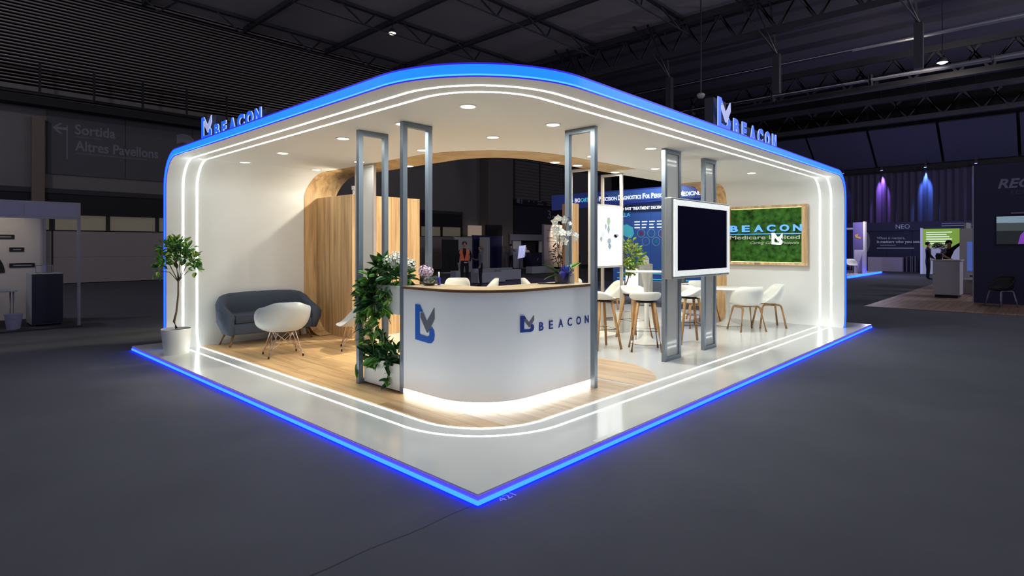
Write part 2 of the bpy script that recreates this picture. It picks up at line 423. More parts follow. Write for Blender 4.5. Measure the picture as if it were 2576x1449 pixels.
# blue rim: one band following the edge up the left wall, round the roof and down the right wall
def rim():
    L = []
    secL = section(YW, 12)[::-1]; secR = section(XW, 12)
    for w, z, nw, nz in secL: L.append((Vector((S0, w, z)), Vector((S0, w+nw*TH, max(z+nz*TH, P))), Vector((-1, 0, 0))))
    for k in range(33):
        a = R(180+90*k/32); d = Vector((math.cos(a), math.sin(a), 0)); p = Vector((CX, CY, 0)) + d*(CX-S0)
        L.append((p+Vector((0, 0, ZC)), p+Vector((0, 0, ZT)), d))
    for w, z, nw, nz in secR: L.append((Vector((w, S0, z)), Vector((w+nw*TH, S0, max(z+nz*TH, P))), Vector((0, -1, 0))))
    return L
RIM = rim()
for nm, t0, t1, h, m in (('rim_lower_lip', 0, .09, .010, lip_spill), ('rim_light_edge', .09, .22, .008, fascia_cyan), ('rim_light', .22, .88, .008, fascia_blue), ('rim_upper_lip', .88, 1.0, .010, lip_spill)):
    bm = B(); strip(bm, [p.lerp(q, t0) for p, q, n in RIM], [p.lerp(q, t1) for p, q, n in RIM], [n for p, q, n in RIM], h); obj(nm, bm, m, shell)
# white light lines on walls and ceiling
for d in DL:
    o = d - S0; a0, a1 = d-.012, d+.012; A = []; Cc = []; N = []
    for w, z, nw, nz in section(YW, 12)[::-1]: A.append((a0, w, z)); Cc.append((a1, w, z)); N.append((0, -nw, -nz))
    for k in range(33):
        a = R(180+90*k/32); c, sn = math.cos(a), math.sin(a)
        A.append((CX+c*(CX-a0), CY+sn*(CX-a0), ZC)); Cc.append((CX+c*(CX-a1), CY+sn*(CX-a1), ZC)); N.append((0, 0, -1))
    for w, z, nw, nz in section(XW, 12): A.append((w, a0, z)); Cc.append((w, a1, z)); N.append((-nw, 0, -nz))
    obj('light_line', strip(B(), A, Cc, N, .003), led_white, shell)

# ------------------------------------------------------------------ storage cabin with oak boards
cabin = thing('storage_cabin', 'oak-boarded storage cabin behind the grey sofa', 'cabin', (3.3, 6.4, P))
XK, YK, XE, ZK = 2.66, 5.83, 4.05, 2.46
bxo('carcass', (XK+.02, XE-.02, YK+.02, 6.995, P, ZK-.005), dark, cabin, world=True)
ys = [YK+.02+(7.0-YK-.02)*k/8 for k in range(9)]
for a, b_ in zip(ys, ys[1:]): bxo('board', (XK, XK+.02, a+.0015, b_-.0015, P, ZK), oak_v, cabin, world=True)
xs = [XK+(XE-XK)*k/9 for k in range(10)]
for k, (a, b_) in enumerate(zip(xs, xs[1:])): bxo('board', (a+.0015, b_-.0015, YK, YK+.02, P, ZK), oak_v, cabin, world=True)
bm = B()                                    # curved oak foot where the wall band runs out on to the floor
L1 = []; L2 = []
for k in range(9):
    a = R(90*k/8); L1.append((XK, 6.98-.5+.5*math.sin(a), P+.006+.45*(1-math.cos(a)))); L2.append((2.43, 6.98-.5+.5*math.sin(a), P+.006+.45*(1-math.cos(a))))
strip(bm, L1, L2, [(0, -.7, .7)]*9, .012); obj('curved_foot', bm, oak_v, cabin, world=True)
sp = thing('cabin_spotlight', 'tiny white spotlight on top of the oak cabin', 'spotlight', (XK+.2, 6.12, ZK))
obj('lamp_body', lathe(B(), [(0, 0), (.04, 0), (.04, .02), (.015, .03), (.015, .09), (.03, .11), (.03, .17), (0, .175)], 14), bezel, sp)
light('cabin_lamp', 'SPOT', (-.01, .04, .155), 26, (1, .9, .7), sp, .012, 150, None, .9).rotation_euler = Vector((-.75, .6, -.15)).to_track_quat('-Z', 'Y').to_euler()
pillar = thing('oak_pillar', 'slim oak-clad pillar behind the white orchid', 'pillar', (7.15, 4.7, P))
d_ = Vector((7.345, 4.53, 0))-Vector((7.148, 4.73, 0))
for k in range(2):
    bxo('board', (7.11+.01+.13*k, 7.11+.13*k+.128, 4.70, 4.72, P, 2.5), oak_v, pillar, world=True)
bxo('carcass', (7.125, 7.36, 4.72, 4.95, P, 2.495), oak_edge, pillar, world=True)

# ------------------------------------------------------------------ downlights
def downlight(x, y, label, warm=False, z=ZC, w=None, wood_=False):
    t = thing('ceiling_downlight', label, 'downlight', (x, y, z), 0, 'round downlights in the canopy')
    obj('trim_ring', lathe(B(), [(.068, 0), (.068, -.008), (.084, -.008), (.088, 0)], 28), trim_white, t)
    obj('lens', lathe(B(), [(0, -.005), (.068, -.005)], 24), lens_m, t)
    light('downlight_lamp', 'AREA', (0, 0, -.02), w or DOWN_W, (1, .95, .86) if warm else (.95, 1, .955), t, .12)
    return t
rowA = [1.36, 2.43, 3.63, 5.22, 6.5]; 
an = ['nearest the rounded front corner of the canopy', 'above the tall frame at the counter left end', 'over the lounge, left of the planter frame', 'over the white armchair', 'next to the left side wall, over the sofa']
for y, l in zip(rowA, an): downlight(1.2 if y > 2 else 1.16, y, 'round ceiling downlight in the outer row '+l, w=1.0 if y > 6 else (3.5 if y > 5 else (8 if y > 3 else None)))
rowB = [2.26, 3.6, 5.17, 6.5]
bn = ['in the ceiling centre above the counter', 'by the oak band, behind the left counter frame', 'by the oak band, seen inside the planter frame', 'at the end of the oak arch by the left wall']
for y, l in zip(rowB, bn): downlight(2.38, y, 'round ceiling downlight '+l, warm=True, w=1.2 if y > 6 else (4 if y > 5 else 8))
for x, l in ((2.32, 'in front of the right counter frame'), (4.37, 'left of the screen frames'), (7.88, 'over the right-hand tulip table')):
    downlight(x, 1.29, 'round ceiling downlight along the right front edge, '+l, w=DOWN_W*(3.2 if x > 7 else 2.1) if x > 4 else None)
for x, l in ((4.38, 'seen through the right counter frame'), (6.19, 'over the bar table')):
    downlight(x, 2.24, 'round ceiling downlight in the right wing, '+l, warm=True, w=DOWN_W*2.0)
for x, y, l in ((3.17, 6.1, 'above the oak cabin'), (3.17, 4.98, 'left of the dark opening, between two counter frames'), (4.47, 3.0, 'over the middle of the dark opening'), (4.98, 2.95, 'close behind the right counter frame'), (6.1, 2.97, 'inside the frame of the light box'), (8.1, 2.97, 'behind the first screen frame')):
    downlight(x, y, 'bright downlight in the oak soffit band '+l, warm=True, z=ZC-.004, w=DOWN_W*.8)

# ------------------------------------------------------------------ metal frames
def metal_frame(name, label, a, b_, z0, z1, w, m, group=None, pane=None, bottom=True):
    """upright rectangle of square tube between floor points a and b"""
    a = Vector(a); b_ = Vector(b_)
    t = thing(name, label, 'frame', (a.x, a.y, P), 0, group)
    d = (b_-a).normalized(); n = Vector((-d.y, d.x)); h = w/2
    def post(nm, p):
        bm = B(); q = [p-d*h-n*h, p+d*h-n*h, p+d*h+n*h, p-d*h+n*h]
        prism(bm, [(v.x, v.y) for v in q], z0, z1); obj(nm, bm, m, t, world=True)
    def rail(nm, zz0, zz1, p, q, wd=h, mm=m):
        bm = B(); c = [p-n*wd, q-n*wd, q+n*wd, p+n*wd]; prism(bm, [(v.x, v.y) for v in c], zz0, zz1); obj(nm, bm, mm, t, world=True)
    post('post', a); post('post', b_)
    rail('top_rail', z1-w, z1, a+d*h, b_-d*h)
    if bottom: rail('bottom_rail', z0, z0+w, a+d*h, b_-d*h)
    if pane: rail('pane', z0+w, z1-w, a+d*h, b_-d*h, .006, pane)
    return t
G1 = 'grey metal frames'
metal_frame('metal_frame', 'tall grey metal frame holding the far end of the planters', (1.075, 3.06), (1.41, 3.06), P, ZC, .055, steel, G1)
metal_frame('metal_frame', 'tall grey metal frame standing at the left end of the counter', (1.145, 2.335), (1.475, 2.335), P, ZC, .055, steel, G1, bottom=False)
metal_frame('metal_frame', 'tall grey metal frame standing at the right end of the counter', (2.695, 1.025), (2.695, 1.375), P, ZC, .055, steel, G1, bottom=False)
metal_frame('metal_frame', 'glazed grey frame carrying the left end of the big screen', (4.515, 1.17), (4.91, 1.17), P, ZC, .055, steel, G1, pane=frost)
metal_frame('metal_frame', 'glazed grey frame carrying the right end of the big screen', (5.69, 1.17), (6.05, 1.17), P, ZC, .055, steel, G1, pane=frost)
metal_frame('metal_frame', 'pale glazed frame in front of the oak cabin', (2.64, 5.16), (2.64, 5.66), P, ZC-.004, .045, steel_w, G1, pane=frost)
metal_frame('metal_frame', 'pale frame holding the left side of the light box', (5.35, 2.97), (5.35, 3.37), P, ZC-.004, .045, steel_w, G1)
metal_frame('metal_frame', 'pale frame holding the right side of the light box, by the potted tree', (6.30, 2.97), (6.30, 3.37), P, ZC-.004, .045, steel_w, G1)

# ------------------------------------------------------------------ big screen and light box
tv = thing('wall_screen', 'large black screen in a silver and white case hung on the two glazed frames', 'screen', (5.37, 1.1, 1.7))
X0, X1, Z0, Z1, YF = 4.46, 6.28, 1.165, 2.245, 1.03
obj('case', box(B(), X0, X1, YF, 1.14, Z0, Z1, bev=.012), silver, tv, world=True)
def picture_frame(bm, x0, x1, z0, z1, w, y0, y1, f=None):
    f = f or (lambda a, b, h: (a, h, b))
    for q in (((x0, z0), (x1, z0), (x1-w, z0+w), (x0+w, z0+w)), ((x1, z0), (x1, z1), (x1-w, z1-w), (x1-w, z0+w)), ((x1, z1), (x0, z1), (x0+w, z1-w), (x1-w, z1-w)), ((x0, z1), (x0, z0), (x0+w, z0+w), (x0+w, z1-w))):
        prism(bm, q, y0, y1, f)
    return bm
obj('bezel', picture_frame(B(), X0+.035, X1-.03, Z0+.035, Z1-.03, .075, YF-.022, YF), rim_glow, tv, world=True)
bxo('panel', (X0+.10, X1-.10, YF-.012, YF+.002, Z0+.10, Z1-.10), screen_m, tv, world=True)
lb = thing('light_box', 'glowing white light box with a pale diamond motif, between two pale frames', 'light box', (5.83, 2.95, 1.77))
bxo('case', (5.375, 6.275, 2.93, 3.02, 1.235, 2.31), steel_w, lb, world=True)
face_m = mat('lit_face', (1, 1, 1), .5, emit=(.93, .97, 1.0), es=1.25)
bxo('lit_face', (5.405, 6.245, 2.924, 2.93, 1.27, 2.275), face_m, lb, world=True)
motif = [mat('motif_grey', s(150, 164, 178), .6), mat('motif_dark', s(134, 150, 166), .6), mat('motif_green', s(136, 160, 136), .6), mat('motif_pale', s(206, 216, 226), .6)]
def gem(cx, cz, w, h, m, cut=.35):
    cx = 5.84 + (cx-5.94)*1.7; w *= 1.6; h *= 1.25; cz = 1.79 + (cz-1.79)*1.25
    pts = [(cx, cz-h/2), (cx+w/2, cz+h*(cut-.5)+h*.2), (cx+w*.28, cz+h/2), (cx-w*.3, cz+h*.42), (cx-w/2, cz)]
    obj('motif', prism(B(), pts, 2.919, 2.923, lambda a, b, hh: (a, hh, b)), m, lb, world=True)
for cx, cz, w, h, k in ((5.93, 1.97, .07, .13, 2), (5.93, 1.86, .05, .12, 1), (5.88, 1.90, .04, .09, 0), (6.03, 1.83, .10, .12, 3), (6.07, 1.78, .10, .06, 1), (6.05, 1.77, .07, .05, 0), (5.83, 1.80, .08, .09, 3), (5.80, 1.73, .05, .08, 0), (5.94, 1.70, .08, .10, 0), (5.95, 1.63, .07, .08, 1), (5.99, 1.91, .03, .10, 3)):
    gem(cx, cz, w, h, motif[k])
for k, (a, b_) in enumerate(((5.80, 6.10), (5.84, 6.10))): bxo('caption_line', (a, b_, 2.920, 2.923, 1.50-.05*k, 1.507-.05*k), motif[3], lb, world=True)

# ------------------------------------------------------------------ emblem: blue angular B with a grey tick
def emblem(parent, org, xd, yd, w, h, m1, m2, depth=.004, side=None):
    """blue bracket and grey tick in a w x h field"""
    BL = [(0, 1), (.25, 1), (.40, .82), (.22, .82), (.235, .20), (.66, .165), (.74, .22), (.75, .36), (.86, .45), (.97, .36), (1, .24), (.96, .10), (.86, .02), (.72, 0), (0, .045)]
    TK = [(.29, .79), (.42, .80), (.61, .58), (.985, .965), (1, .67), (.67, .28), (.61, .28), (.28, .66)]
    X = Vector(xd).normalized(); Y = Vector(yd).normalized(); N = X.cross(Y); o = Vector(org); out = []
    for nm, pl, m in (('emblem_bracket', BL, m1), ('emblem_tick', TK, m2)):
        bm = B(); f = lambda a, b, hh: tuple(o + X*(a*w) + Y*(b*h) + N*hh)
        prism(bm, pl, 0, depth, f); bmesh.ops.recalc_face_normals(bm, faces=bm.faces[:])
        if side:
            for fc in bm.faces: fc.material_index = 0 if abs(fc.normal.dot(N)) > .7 else 1
        out.append(obj(nm, bm, [m, side] if side else m, parent, world=True))
    return out

# ------------------------------------------------------------------ curved reception counter
counter = thing('reception_counter', 'white curved reception counter with an oak top, blue logos and a glowing base', 'counter', (1.7, 1.7, P))
def cpath(off, n=16):
    c = 1.74; r = c-1.12
    return [(1.12-off, 2.305)] + arc(c, c, r+off, 180, 270, n) + [(2.79, 1.12-off)]
def cbody(name, o0, o1, z0, z1, m, smooth=False):
    return obj(name, prism(B(), cpath(o0) + cpath(o1)[::-1], z0, z1), m, counter, smooth, world=True)
cbody('front', 0, -.40, .132, 1.165, counter_white, 'auto')
cbody('plinth', -.10, -.36, P+.004, .135, hall_dark)
cbody('base_light', -.015, -.10, P+.006, .128, led_warm)
cbody('top', .02, -.46, 1.170, 1.190, oak_top)
cbody('top_edge', .024, -.0, 1.163, 1.186, oak_edge)
emblem(counter, (1.118, 2.10, .645), (0, -1, 0), (0, 0, 1), .305, .37, blue_v, grey_v)
emblem(counter, (1.625, 1.132, .765), (1, 0, 0), (0, 0, 1), .19, .165, navy_v, grey_v, .016)
x = 1.89
for ch, w in zip('BEACON', (.066, .062, .076, .074, .08, .07)):
    text('letter', ch, (x, 1.118, .762), (1, 0, 0), (0, 0, 1), .083, navy_v, counter, w=w, bold=.008); x += .153

# ------------------------------------------------------------------ planter boxes between the two left frames
def planter(label, z0, z1):
    t = thing('planter_box', label, 'planter', (1.3, 2.7, z0))
    bm = B()
    for b6 in ((1.115, 1.13, 2.365, 3.03, z0, z1), (1.45, 1.465, 2.365, 3.03, z0, z1), (1.13, 1.45, 2.365, 2.38, z0, z1), (1.13, 1.45, 3.015, 3.03, z0, z1), (1.13, 1.45, 2.38, 3.015, z0, z0+.02)): box(bm, *b6)
    obj('box', bm, white, t, world=True)
    bxo('soil', (1.13, 1.45, 2.38, 3.015, z0+.02, z1-.03), soil, t, world=True)
    return t
pl_low = planter('white planter box at floor level full of dark trailing ivy', .09, .365)
pl_up = planter('white planter box at counter height holding ivy and white flowers', .885, 1.182)

# ------------------------------------------------------------------ moss board on the right wall
moss = thing('moss_board', 'oak-framed green moss board with lit blue company lettering on the right wall', 'wall board', (XW-.05, 1.7, 1.8))
y0, y1, z0, z1 = .895, 2.47, 1.222, 2.43
fb = lambda a, b, h: (h, a, b)
for nm, q in (('frame_rail', ((y0, z0), (y1, z0), (y1, z0+.05), (y0, z0+.05))), ('frame_rail', ((y0, z1-.05), (y1, z1-.05), (y1, z1), (y0, z1))), ('frame_stile', ((y0, z0+.05), (y0+.09, z0+.05), (y0+.09, z1-.05), (y0, z1-.05))), ('frame_stile', ((y1-.06, z0+.05), (y1, z0+.05), (y1, z1-.05), (y1-.06, z1-.05)))):
    obj(nm, prism(B(), q, XW-.115, XW-.002, fb), oak_v, moss, world=True)
moss_m = mat('moss', s(52, 92, 36), .95, vary=.7, vscale=9, spec=.1)
bm = B(); n1, n2 = 70, 52; g = []
from mathutils import noise
for i in range(n1+1):
    row = []
    for j in range(n2+1):
        yy = lerp(y0+.09, y1-.06, i/n1); zz = lerp(z0+.05, z1-.05, j/n2)
        e = min(i, n1-i, j, n2-j)/4.0
        hgt = (.034*noise.noise((yy*9, zz*9, 1)) + .026*noise.noise((yy*23, zz*23, 5)) + .03)*min(1, e)
        row.append(bm.verts.new((XW-.045-hgt, yy, zz)))
    g.append(row)
for i in range(n1):
    for j in range(n2): bm.faces.new((g[i][j], g[i+1][j], g[i+1][j+1], g[i][j+1]))
o = obj('moss', bm, moss_m, moss, True, world=True); o['kind'] = 'stuff'
led_lime = mat('led_lime', (1, 1, 1), .5, emit=(.9, 1, .35), es=3.0)
for b6 in ((XW-.06, XW-.05, y0+.1, y1-.07, z0+.051, z0+.056), (XW-.06, XW-.05, y0+.1, y1-.07, z1-.056, z1-.051), (XW-.06, XW-.05, y0+.092, y0+.097, z0+.06, z1-.06)):
    bxo('edge_light', b6, led_lime, moss, world=True)
lit_blue = mat('lit_blue', s(60, 130, 255), .4, emit=(.12, .33, 1.0), es=.95)
lit_grey = mat('pale_lettering', s(176, 186, 168), .5)
lit_white = mat('lit_white', (1, 1, 1), .5, emit=(.8, .9, 1), es=.9)
XL = XW-.105; xd, zd = (0, -1, 0), (0, 0, 1)
y = 2.40
for ch, w in zip('BEACON', (.17, .16, .18, .17, .18, .165)):
    text('letter', ch, (XL, y, 1.905), xd, zd, .125, lit_blue, moss, w=w, bold=.035, depth=.02); y -= .252
bxo('underline', (XL-.004, XL+.004, 1.0, 2.40, 1.845, 1.86), lit_blue, moss, world=True)
text('lettering', 'Medicare Limited', (XL, 2.40, 1.745), xd, zd, .078, lit_grey, moss, w=1.385, bold=.008, depth=.012)
text('lettering', 'Caring Global Patients', (XL, 1.98, 1.645), xd, zd, .055, lit_grey, moss, w=.95, shear=.35, depth=.008)
emblem(moss, (XL-.012, 1.545, 1.63), xd, zd, .21, .24, lit_white, lit_white, .012)

# ------------------------------------------------------------------ roof signs
sign_face = mat('sign_face_blue', s(20, 70, 220), .4, emit=(.012, .13, .85), es=.9)
sign_side = mat('sign_side_white', (1, 1, 1), .4, emit=(.4, .6, 1.0), es=.8)
sign_tick = mat('sign_tick', s(190, 195, 235), .4, emit=(.35, .38, .72), es=.8)
backer = mat('sign_backer', s(62, 62, 74), .7)
def roof_sign(label, org, xd, eh, lh, ew, adv, lws, e_gap):
    t = thing('roof_sign', label, 'sign', org)
    X = Vector(xd); N = X.cross(Vector((0, 0, 1))); o = Vector(org)
    emblem(t, o, xd, (0, 0, 1), ew, eh, sign_face, sign_tick, .012, sign_side)
    def back(p, w, h):
        bm = B(); q = [p - N*.16, p + X*w - N*.16, p + X*w - N*.05, p - N*.05]
        prism(bm, [(v.x, v.y) for v in q], p.z, p.z+h); obj('backing_box', bm, backer, t, world=True)
    back(o, ew, eh)
    p = o + X*(ew+e_gap)
    for ch, lw in zip('BEACON', lws):
        text('letter', ch, p, xd, (0, 0, 1), lh, sign_face, t, w=lw, bold=.06, depth=.014, side=sign_side)
        back(p, lw*1.05, lh); p = p + X*adv
    bm = B(); q = [o - N*.16, p - N*.16, p + N*.05, o + N*.05]
    prism(bm, [(v.x, v.y) for v in q], o.z-.006, o.z); obj('base_strip', bm, backer, t, world=True)
roof_sign('lit blue letter sign with tick emblem on the left roof edge', (.34, 5.76, ZT+.006), (0, -1, 0), .31, .145, .36, .248, (.17, .15, .19, .2, .2, .17), .10)
roof_sign('lit blue letter sign with tick emblem on the right roof edge', (4.27, .34, ZT+.006), (1, 0, 0), .385, .185, .37, .275, (.17, .15, .19, .19, .19, .17), .09)
# ------------------------------------------------------------------ furniture builders (local space: front faces +Y)
def shell_mesh(bm, seat_z, sx, sy, rx, ry, rim, th=.012, nu=36, dish=.015):
    """bucket shell: flat seat (half axes sx, sy) turning up into a rim (half axes rx, ry) of height rim(a), a = 0 at the back ... 1 at the front"""
    rings = []
    for k in (.001, .35, .7, 1.0):
        rings.append([(sx*k*math.sin(t), -sy*k*math.cos(t), seat_z - dish*(1-k*k)) for t in [2*math.pi*i/nu for i in range(nu)]])
    for k in (.12, .3, .5, .75, 1.0):
        row = []
        for i in range(nu):
            t = 2*math.pi*i/nu; a = min(t, 2*math.pi-t)/math.pi; e = math.sin(k*math.pi/2)**.8
            x = lerp(sx, rx, e)*math.sin(t); y = -lerp(sy, ry, e)*math.cos(t)
            row.append((x, y, seat_z + rim(a)*(k**1.35)))
        rings.append(row)
    vr = [[bm.verts.new(p) for p in r] for r in rings]
    for a, b in zip(vr, vr[1:]):
        for i in range(nu): bm.faces.new((a[i], a[(i+1) % nu], b[(i+1) % nu], b[i]))
    bm.faces.new(vr[0][::-1])
    bmesh.ops.recalc_face_normals(bm, faces=bm.faces[:])
    bmesh.ops.solidify(bm, geom=bm.faces[:], thickness=th)
    return bm
def bent_leg(bm, foot, knee, mid, r):
    f, k, m = Vector(foot), Vector(knee), Vector(mid); pts = [f, f.lerp(k, .85)]
    for i in range(1, 6):
        t = i/6; pts.append(((f.lerp(k, .85)).lerp(k, t)).lerp(k.lerp(k.lerp(m, .35), t), t))
    pts += [k.lerp(m, .35), m]
    return tube(bm, pts, r, 8)
def make_armchair(loc, rz, label, group=None):
    t = thing('shell_armchair', label, 'chair', loc, rz, group)
    rim = lambda a: .345*(1-sst((a-.22)/.55)) - .012*sst((a-.8)/.2)
    obj('shell', shell_mesh(B(), .465, .215, .20, .295, .265, rim), plastic, t, True)
    for sx in (-1, 1):
        for sy in (-1, 1):
            obj('leg', bent_leg(B(), (sx*.245, sy*.235, 0), (sx*.165, sy*.165, .432), (sx*.165, 0, .432), .018), oak_leg, t, True)
    bm = B(); bar(bm, (-.165, .08, .440), (.165, .08, .440), .022); bar(bm, (-.165, -.08, .440), (.165, -.08, .440), .022); obj('seat_frame', bm, oak_leg, t)
    return t
def make_stool(loc, rz, label, group=None):
    t = thing('bar_stool', label, 'stool', loc, rz, group)
    rim = lambda a: .115*(1-sst((a-.25)/.5)) + .012
    obj('seat', shell_mesh(B(), .742, .165, .155, .232, .205, rim, .012, 32), plastic, t, True)
    bxo('seat_plate', (-.13, .13, -.12, .12, .705, .722), black, t)
    F = {}
    for sx in (-1, 1):
        for sy in (-1, 1):
            a = Vector((sx*.215, sy*.205, 0)); b = Vector((sx*.115, sy*.105, .712)); F[sx, sy] = (a, b)
            bm = B(); tube(bm, [a, a.lerp(b, .5), b], [.018, .022, .024], 8); obj('leg', bm, oak_leg, t, True)
    at = lambda k, z: F[k][0].lerp(F[k][1], z/.712)
    for k0, k1, z in (((-1, -1), (1, -1), .30), ((-1, 1), (1, 1), .30), ((-1, -1), (-1, 1), .30), ((1, -1), (1, 1), .30)):
        obj('footrest_bar', tube(B(), [at(k0, z), at(k1, z)], .0055, 6), black, t)
    return t
def make_lounge(loc, rz, label, group=None):
    t = thing('wire_leg_armchair', label, 'chair', loc, rz, group)
    rim = lambda a: .40*(1-.16*sst((a-.10)/.22)) * (1-sst((a-.30)/.52)) + .01
    obj('shell', shell_mesh(B(), .352, .215, .20, .375, .30, rim, .012, 40), plastic_gr, t, True)
    top = {(sx, sy): Vector((sx*.12, sy*.11, .335)) for sx in (-1, 1) for sy in (-1, 1)}
    ft = {(sx, sy): Vector((sx*.225, sy*.215, .025)) for sx in (-1, 1) for sy in (-1, 1)}
    for k in top:
        bm = B(); off = Vector((.03*k[0], -.03*k[1], 0))
        tube(bm, [ft[k], top[k]+off], .0055, 6); tube(bm, [ft[k], top[k]-off], .0055, 6); obj('leg', bm, chrome, t)
        obj('foot_cap', lathe(B(), [(0, 0), (.011, 0), (.011, .032), (0, .032)], 10, (ft[k].x, ft[k].y, 0)), black, t)
    bm = B(); mid = Vector((0, 0, .2)); knots = []
    for k in top:
        tube(bm, [ft[k].lerp(top[k], .25), mid + Vector((k[0]*.03, k[1]*.09, .0)), top[(-k[0], k[1])]], .004, 6)
        tube(bm, [ft[k].lerp(top[k], .25), mid + Vector((k[0]*.09, k[1]*.03, .02)), top[(k[0], -k[1])]], .004, 6)
    tube(bm, [(-.09, .05, .2), (.09, .05, .2)], .004, 6); tube(bm, [(-.09, -.05, .2), (.09, -.05, .2)], .004, 6)
    obj('wire_struts', bm, chrome, t)
    return t
def make_tulip(loc, r, h, label, cat='table', name='tulip_table', stem=.03):
    t = thing(name, label, cat, loc)
    obj('tabletop', lathe(B(), [(0, h-.018), (r-.03, h-.018), (r-.006, h-.012), (r, h-.004), (r-.006, h), (0, h)], 40), plastic, t, 'auto')
    b = min(.27, r*.8)
    obj('pedestal', lathe(B(), [(b, .006), (b, .010), (b*.8, .022), (b*.4, .06), (stem*1.4, .13), (stem, .24), (stem, h*.55), (stem*1.3, h*.8), (stem*2.4, h-.03), (stem*3.2, h-.018)], 28), plastic, t, True)
    obj('base_ring', lathe(B(), [(0, 0), (b+.004, 0), (b+.004, .007), (0, .007)], 32), silver, t)
    return t
def face(dx, dy): return math.atan2(-dx, dy)

# ------------------------------------------------------------------ lounge: sofa and two wire-leg chairs
sofa = thing('sofa', 'slate-grey two-seat sofa with rounded back against the left white wall', 'sofa', (1.62, 6.68, P+.004), math.pi)
# local: front +Y after the half turn, width X +-.75, back at -Y
def sofa_path():
    pts = [(-.70, .31), (-.70, .02)]
    pts += [(-.70+.20-.20*math.cos(R(a)), .02-.25*math.sin(R(a))) for a in (22, 45, 68, 90)]
    pts += [(-.25, -.235), (0, -.238)]
    return pts + [(-x, y) for x, y in pts[-2::-1]]
sp_ = sofa_path(); bm = B(); secs = []
for i, (x, y) in enumerate(sp_):
    a = Vector(sp_[max(i-1, 0)]); b_ = Vector(sp_[min(i+1, len(sp_)-1)]); d = (b_-a).normalized(); n = Vector((d.y, -d.x))   # outward
    if n.dot(Vector((x, y+.1))) < 0: n = -n
    u = 1 - sst((y+.2)/.42)                              # 0 at the arm fronts, 1 along the back
    top = lerp(.525, .80, u) - .05*(abs(x)/.7)**4*u
    o1 = lerp(-.05, .02, 1); p = Vector((x, y))
    th = lerp(.075, .06, u)
    prof = [(th*.55-.05, .185), (th, .36), (th+.012, top-.07), (th*.6, top-.012), (0, top), (-th*.6, top-.012), (-th-.01, top-.07), (-th, .40), (-th, .19)]
    secs.append([bm.verts.new((p.x+n.x*w, p.y+n.y*w, z)) for w, z in prof])
for a, b_ in zip(secs, secs[1:]):
    for j in range(len(a)): bm.faces.new((a[j], a[(j+1) % len(a)], b_[(j+1) % len(a)], b_[j]))
bm.faces.new(secs[0]); bm.faces.new(secs[-1][::-1])
bmesh.ops.subdivide_edges(bm, edges=[e for e in bm.edges], cuts=1, smooth=.6)
obj('back_and_arms', bm, sofa_m, sofa, True)
obj('seat_base', box(B(), -.63, .63, -.17, .30, .185, .36, bev=.03), sofa_m, sofa, 'auto')
obj('seat_cushion', box(B(), -.615, .615, -.17, .325, .355, .49, bev=.035), sofa_d, sofa, 'auto')
for sx in (-1, 1):
    for sy in (-1, 1):
        obj('leg', tube(B(), [(sx*.66, sy*.20+.02, 0), (sx*.59, sy*.15+.03, .2)], [.014, .027], 10), oak_leg, sofa, True)
make_lounge((1.24, 5.30, P+.004), face(.25, 1), 'white shell armchair on thin wire legs, its back turned, before the sofa', 'white wire-leg armchairs')
make_lounge((2.24, 5.02, P+.004), face(-.80, .45), 'white shell armchair on thin wire legs half hidden behind the ivy planter', 'white wire-leg armchairs')

# ------------------------------------------------------------------ bar table with stools, tulip table with chairs
make_tulip((5.66, 2.10, P), .32, 1.14, 'tall white round bar table on a trumpet foot among the stools', name='bar_table', stem=.036)
g = 'white bar stools round the bar table'
st = [((5.10, 1.80, P), face(.8, .6), 'white bar stool nearest the big screen frame, seen from behind'), ((5.98, 2.52, P), face(-.3, -.9), 'white bar stool behind the tall table, beside the potted tree'), ((4.80, 2.36, P), face(.85, -.4), 'white bar stool right beside the counter end, partly hidden'), ((6.16, 1.62, P), face(-.7, .7), 'white bar stool between the two glazed screen frames')]
for a in st: make_stool(a[0], a[1], a[2], g)
make_tulip((8.60, 2.02, P), .58, .725, 'white round tulip table in front of the right wall', stem=.04)
g = 'white shell armchairs on oak legs'
for loc, rz, l in (((8.14, 1.48), face(.62, .78), 'white shell armchair with oak legs seen from behind at the tulip table'), ((8.88, 1.34), face(-.60, .80), 'white shell armchair with oak legs, rightmost, beside the right wall'), ((8.98, 2.70), face(-.5, -.85), 'white shell armchair facing the room at the far side of the tulip table'), ((7.92, 2.42), face(.85, -.45), 'white shell armchair seen between the two glazed screen frames'), ((7.72, 4.12), face(-.75, .65), 'white shell armchair in the open court behind the light box'), ((6.18, 7.22), face(-.7, -.7), 'white shell armchair showing behind the left part of the counter top'), ((6.66, 6.74), face(-.68, .73), 'white shell armchair showing its side behind the counter middle, left one'), ((7.35, 5.98), face(.68, -.73), 'white shell armchair showing its side behind the counter middle, right one'), ((7.98, 5.42), face(.6, .7), 'white shell armchair showing behind the counter, left of the orchid')):
    make_armchair((*loc, P), rz, l, g)
make_tulip((6.75, 4.45, P), .28, .70, 'small white tulip table in the court beside the oak pillar')

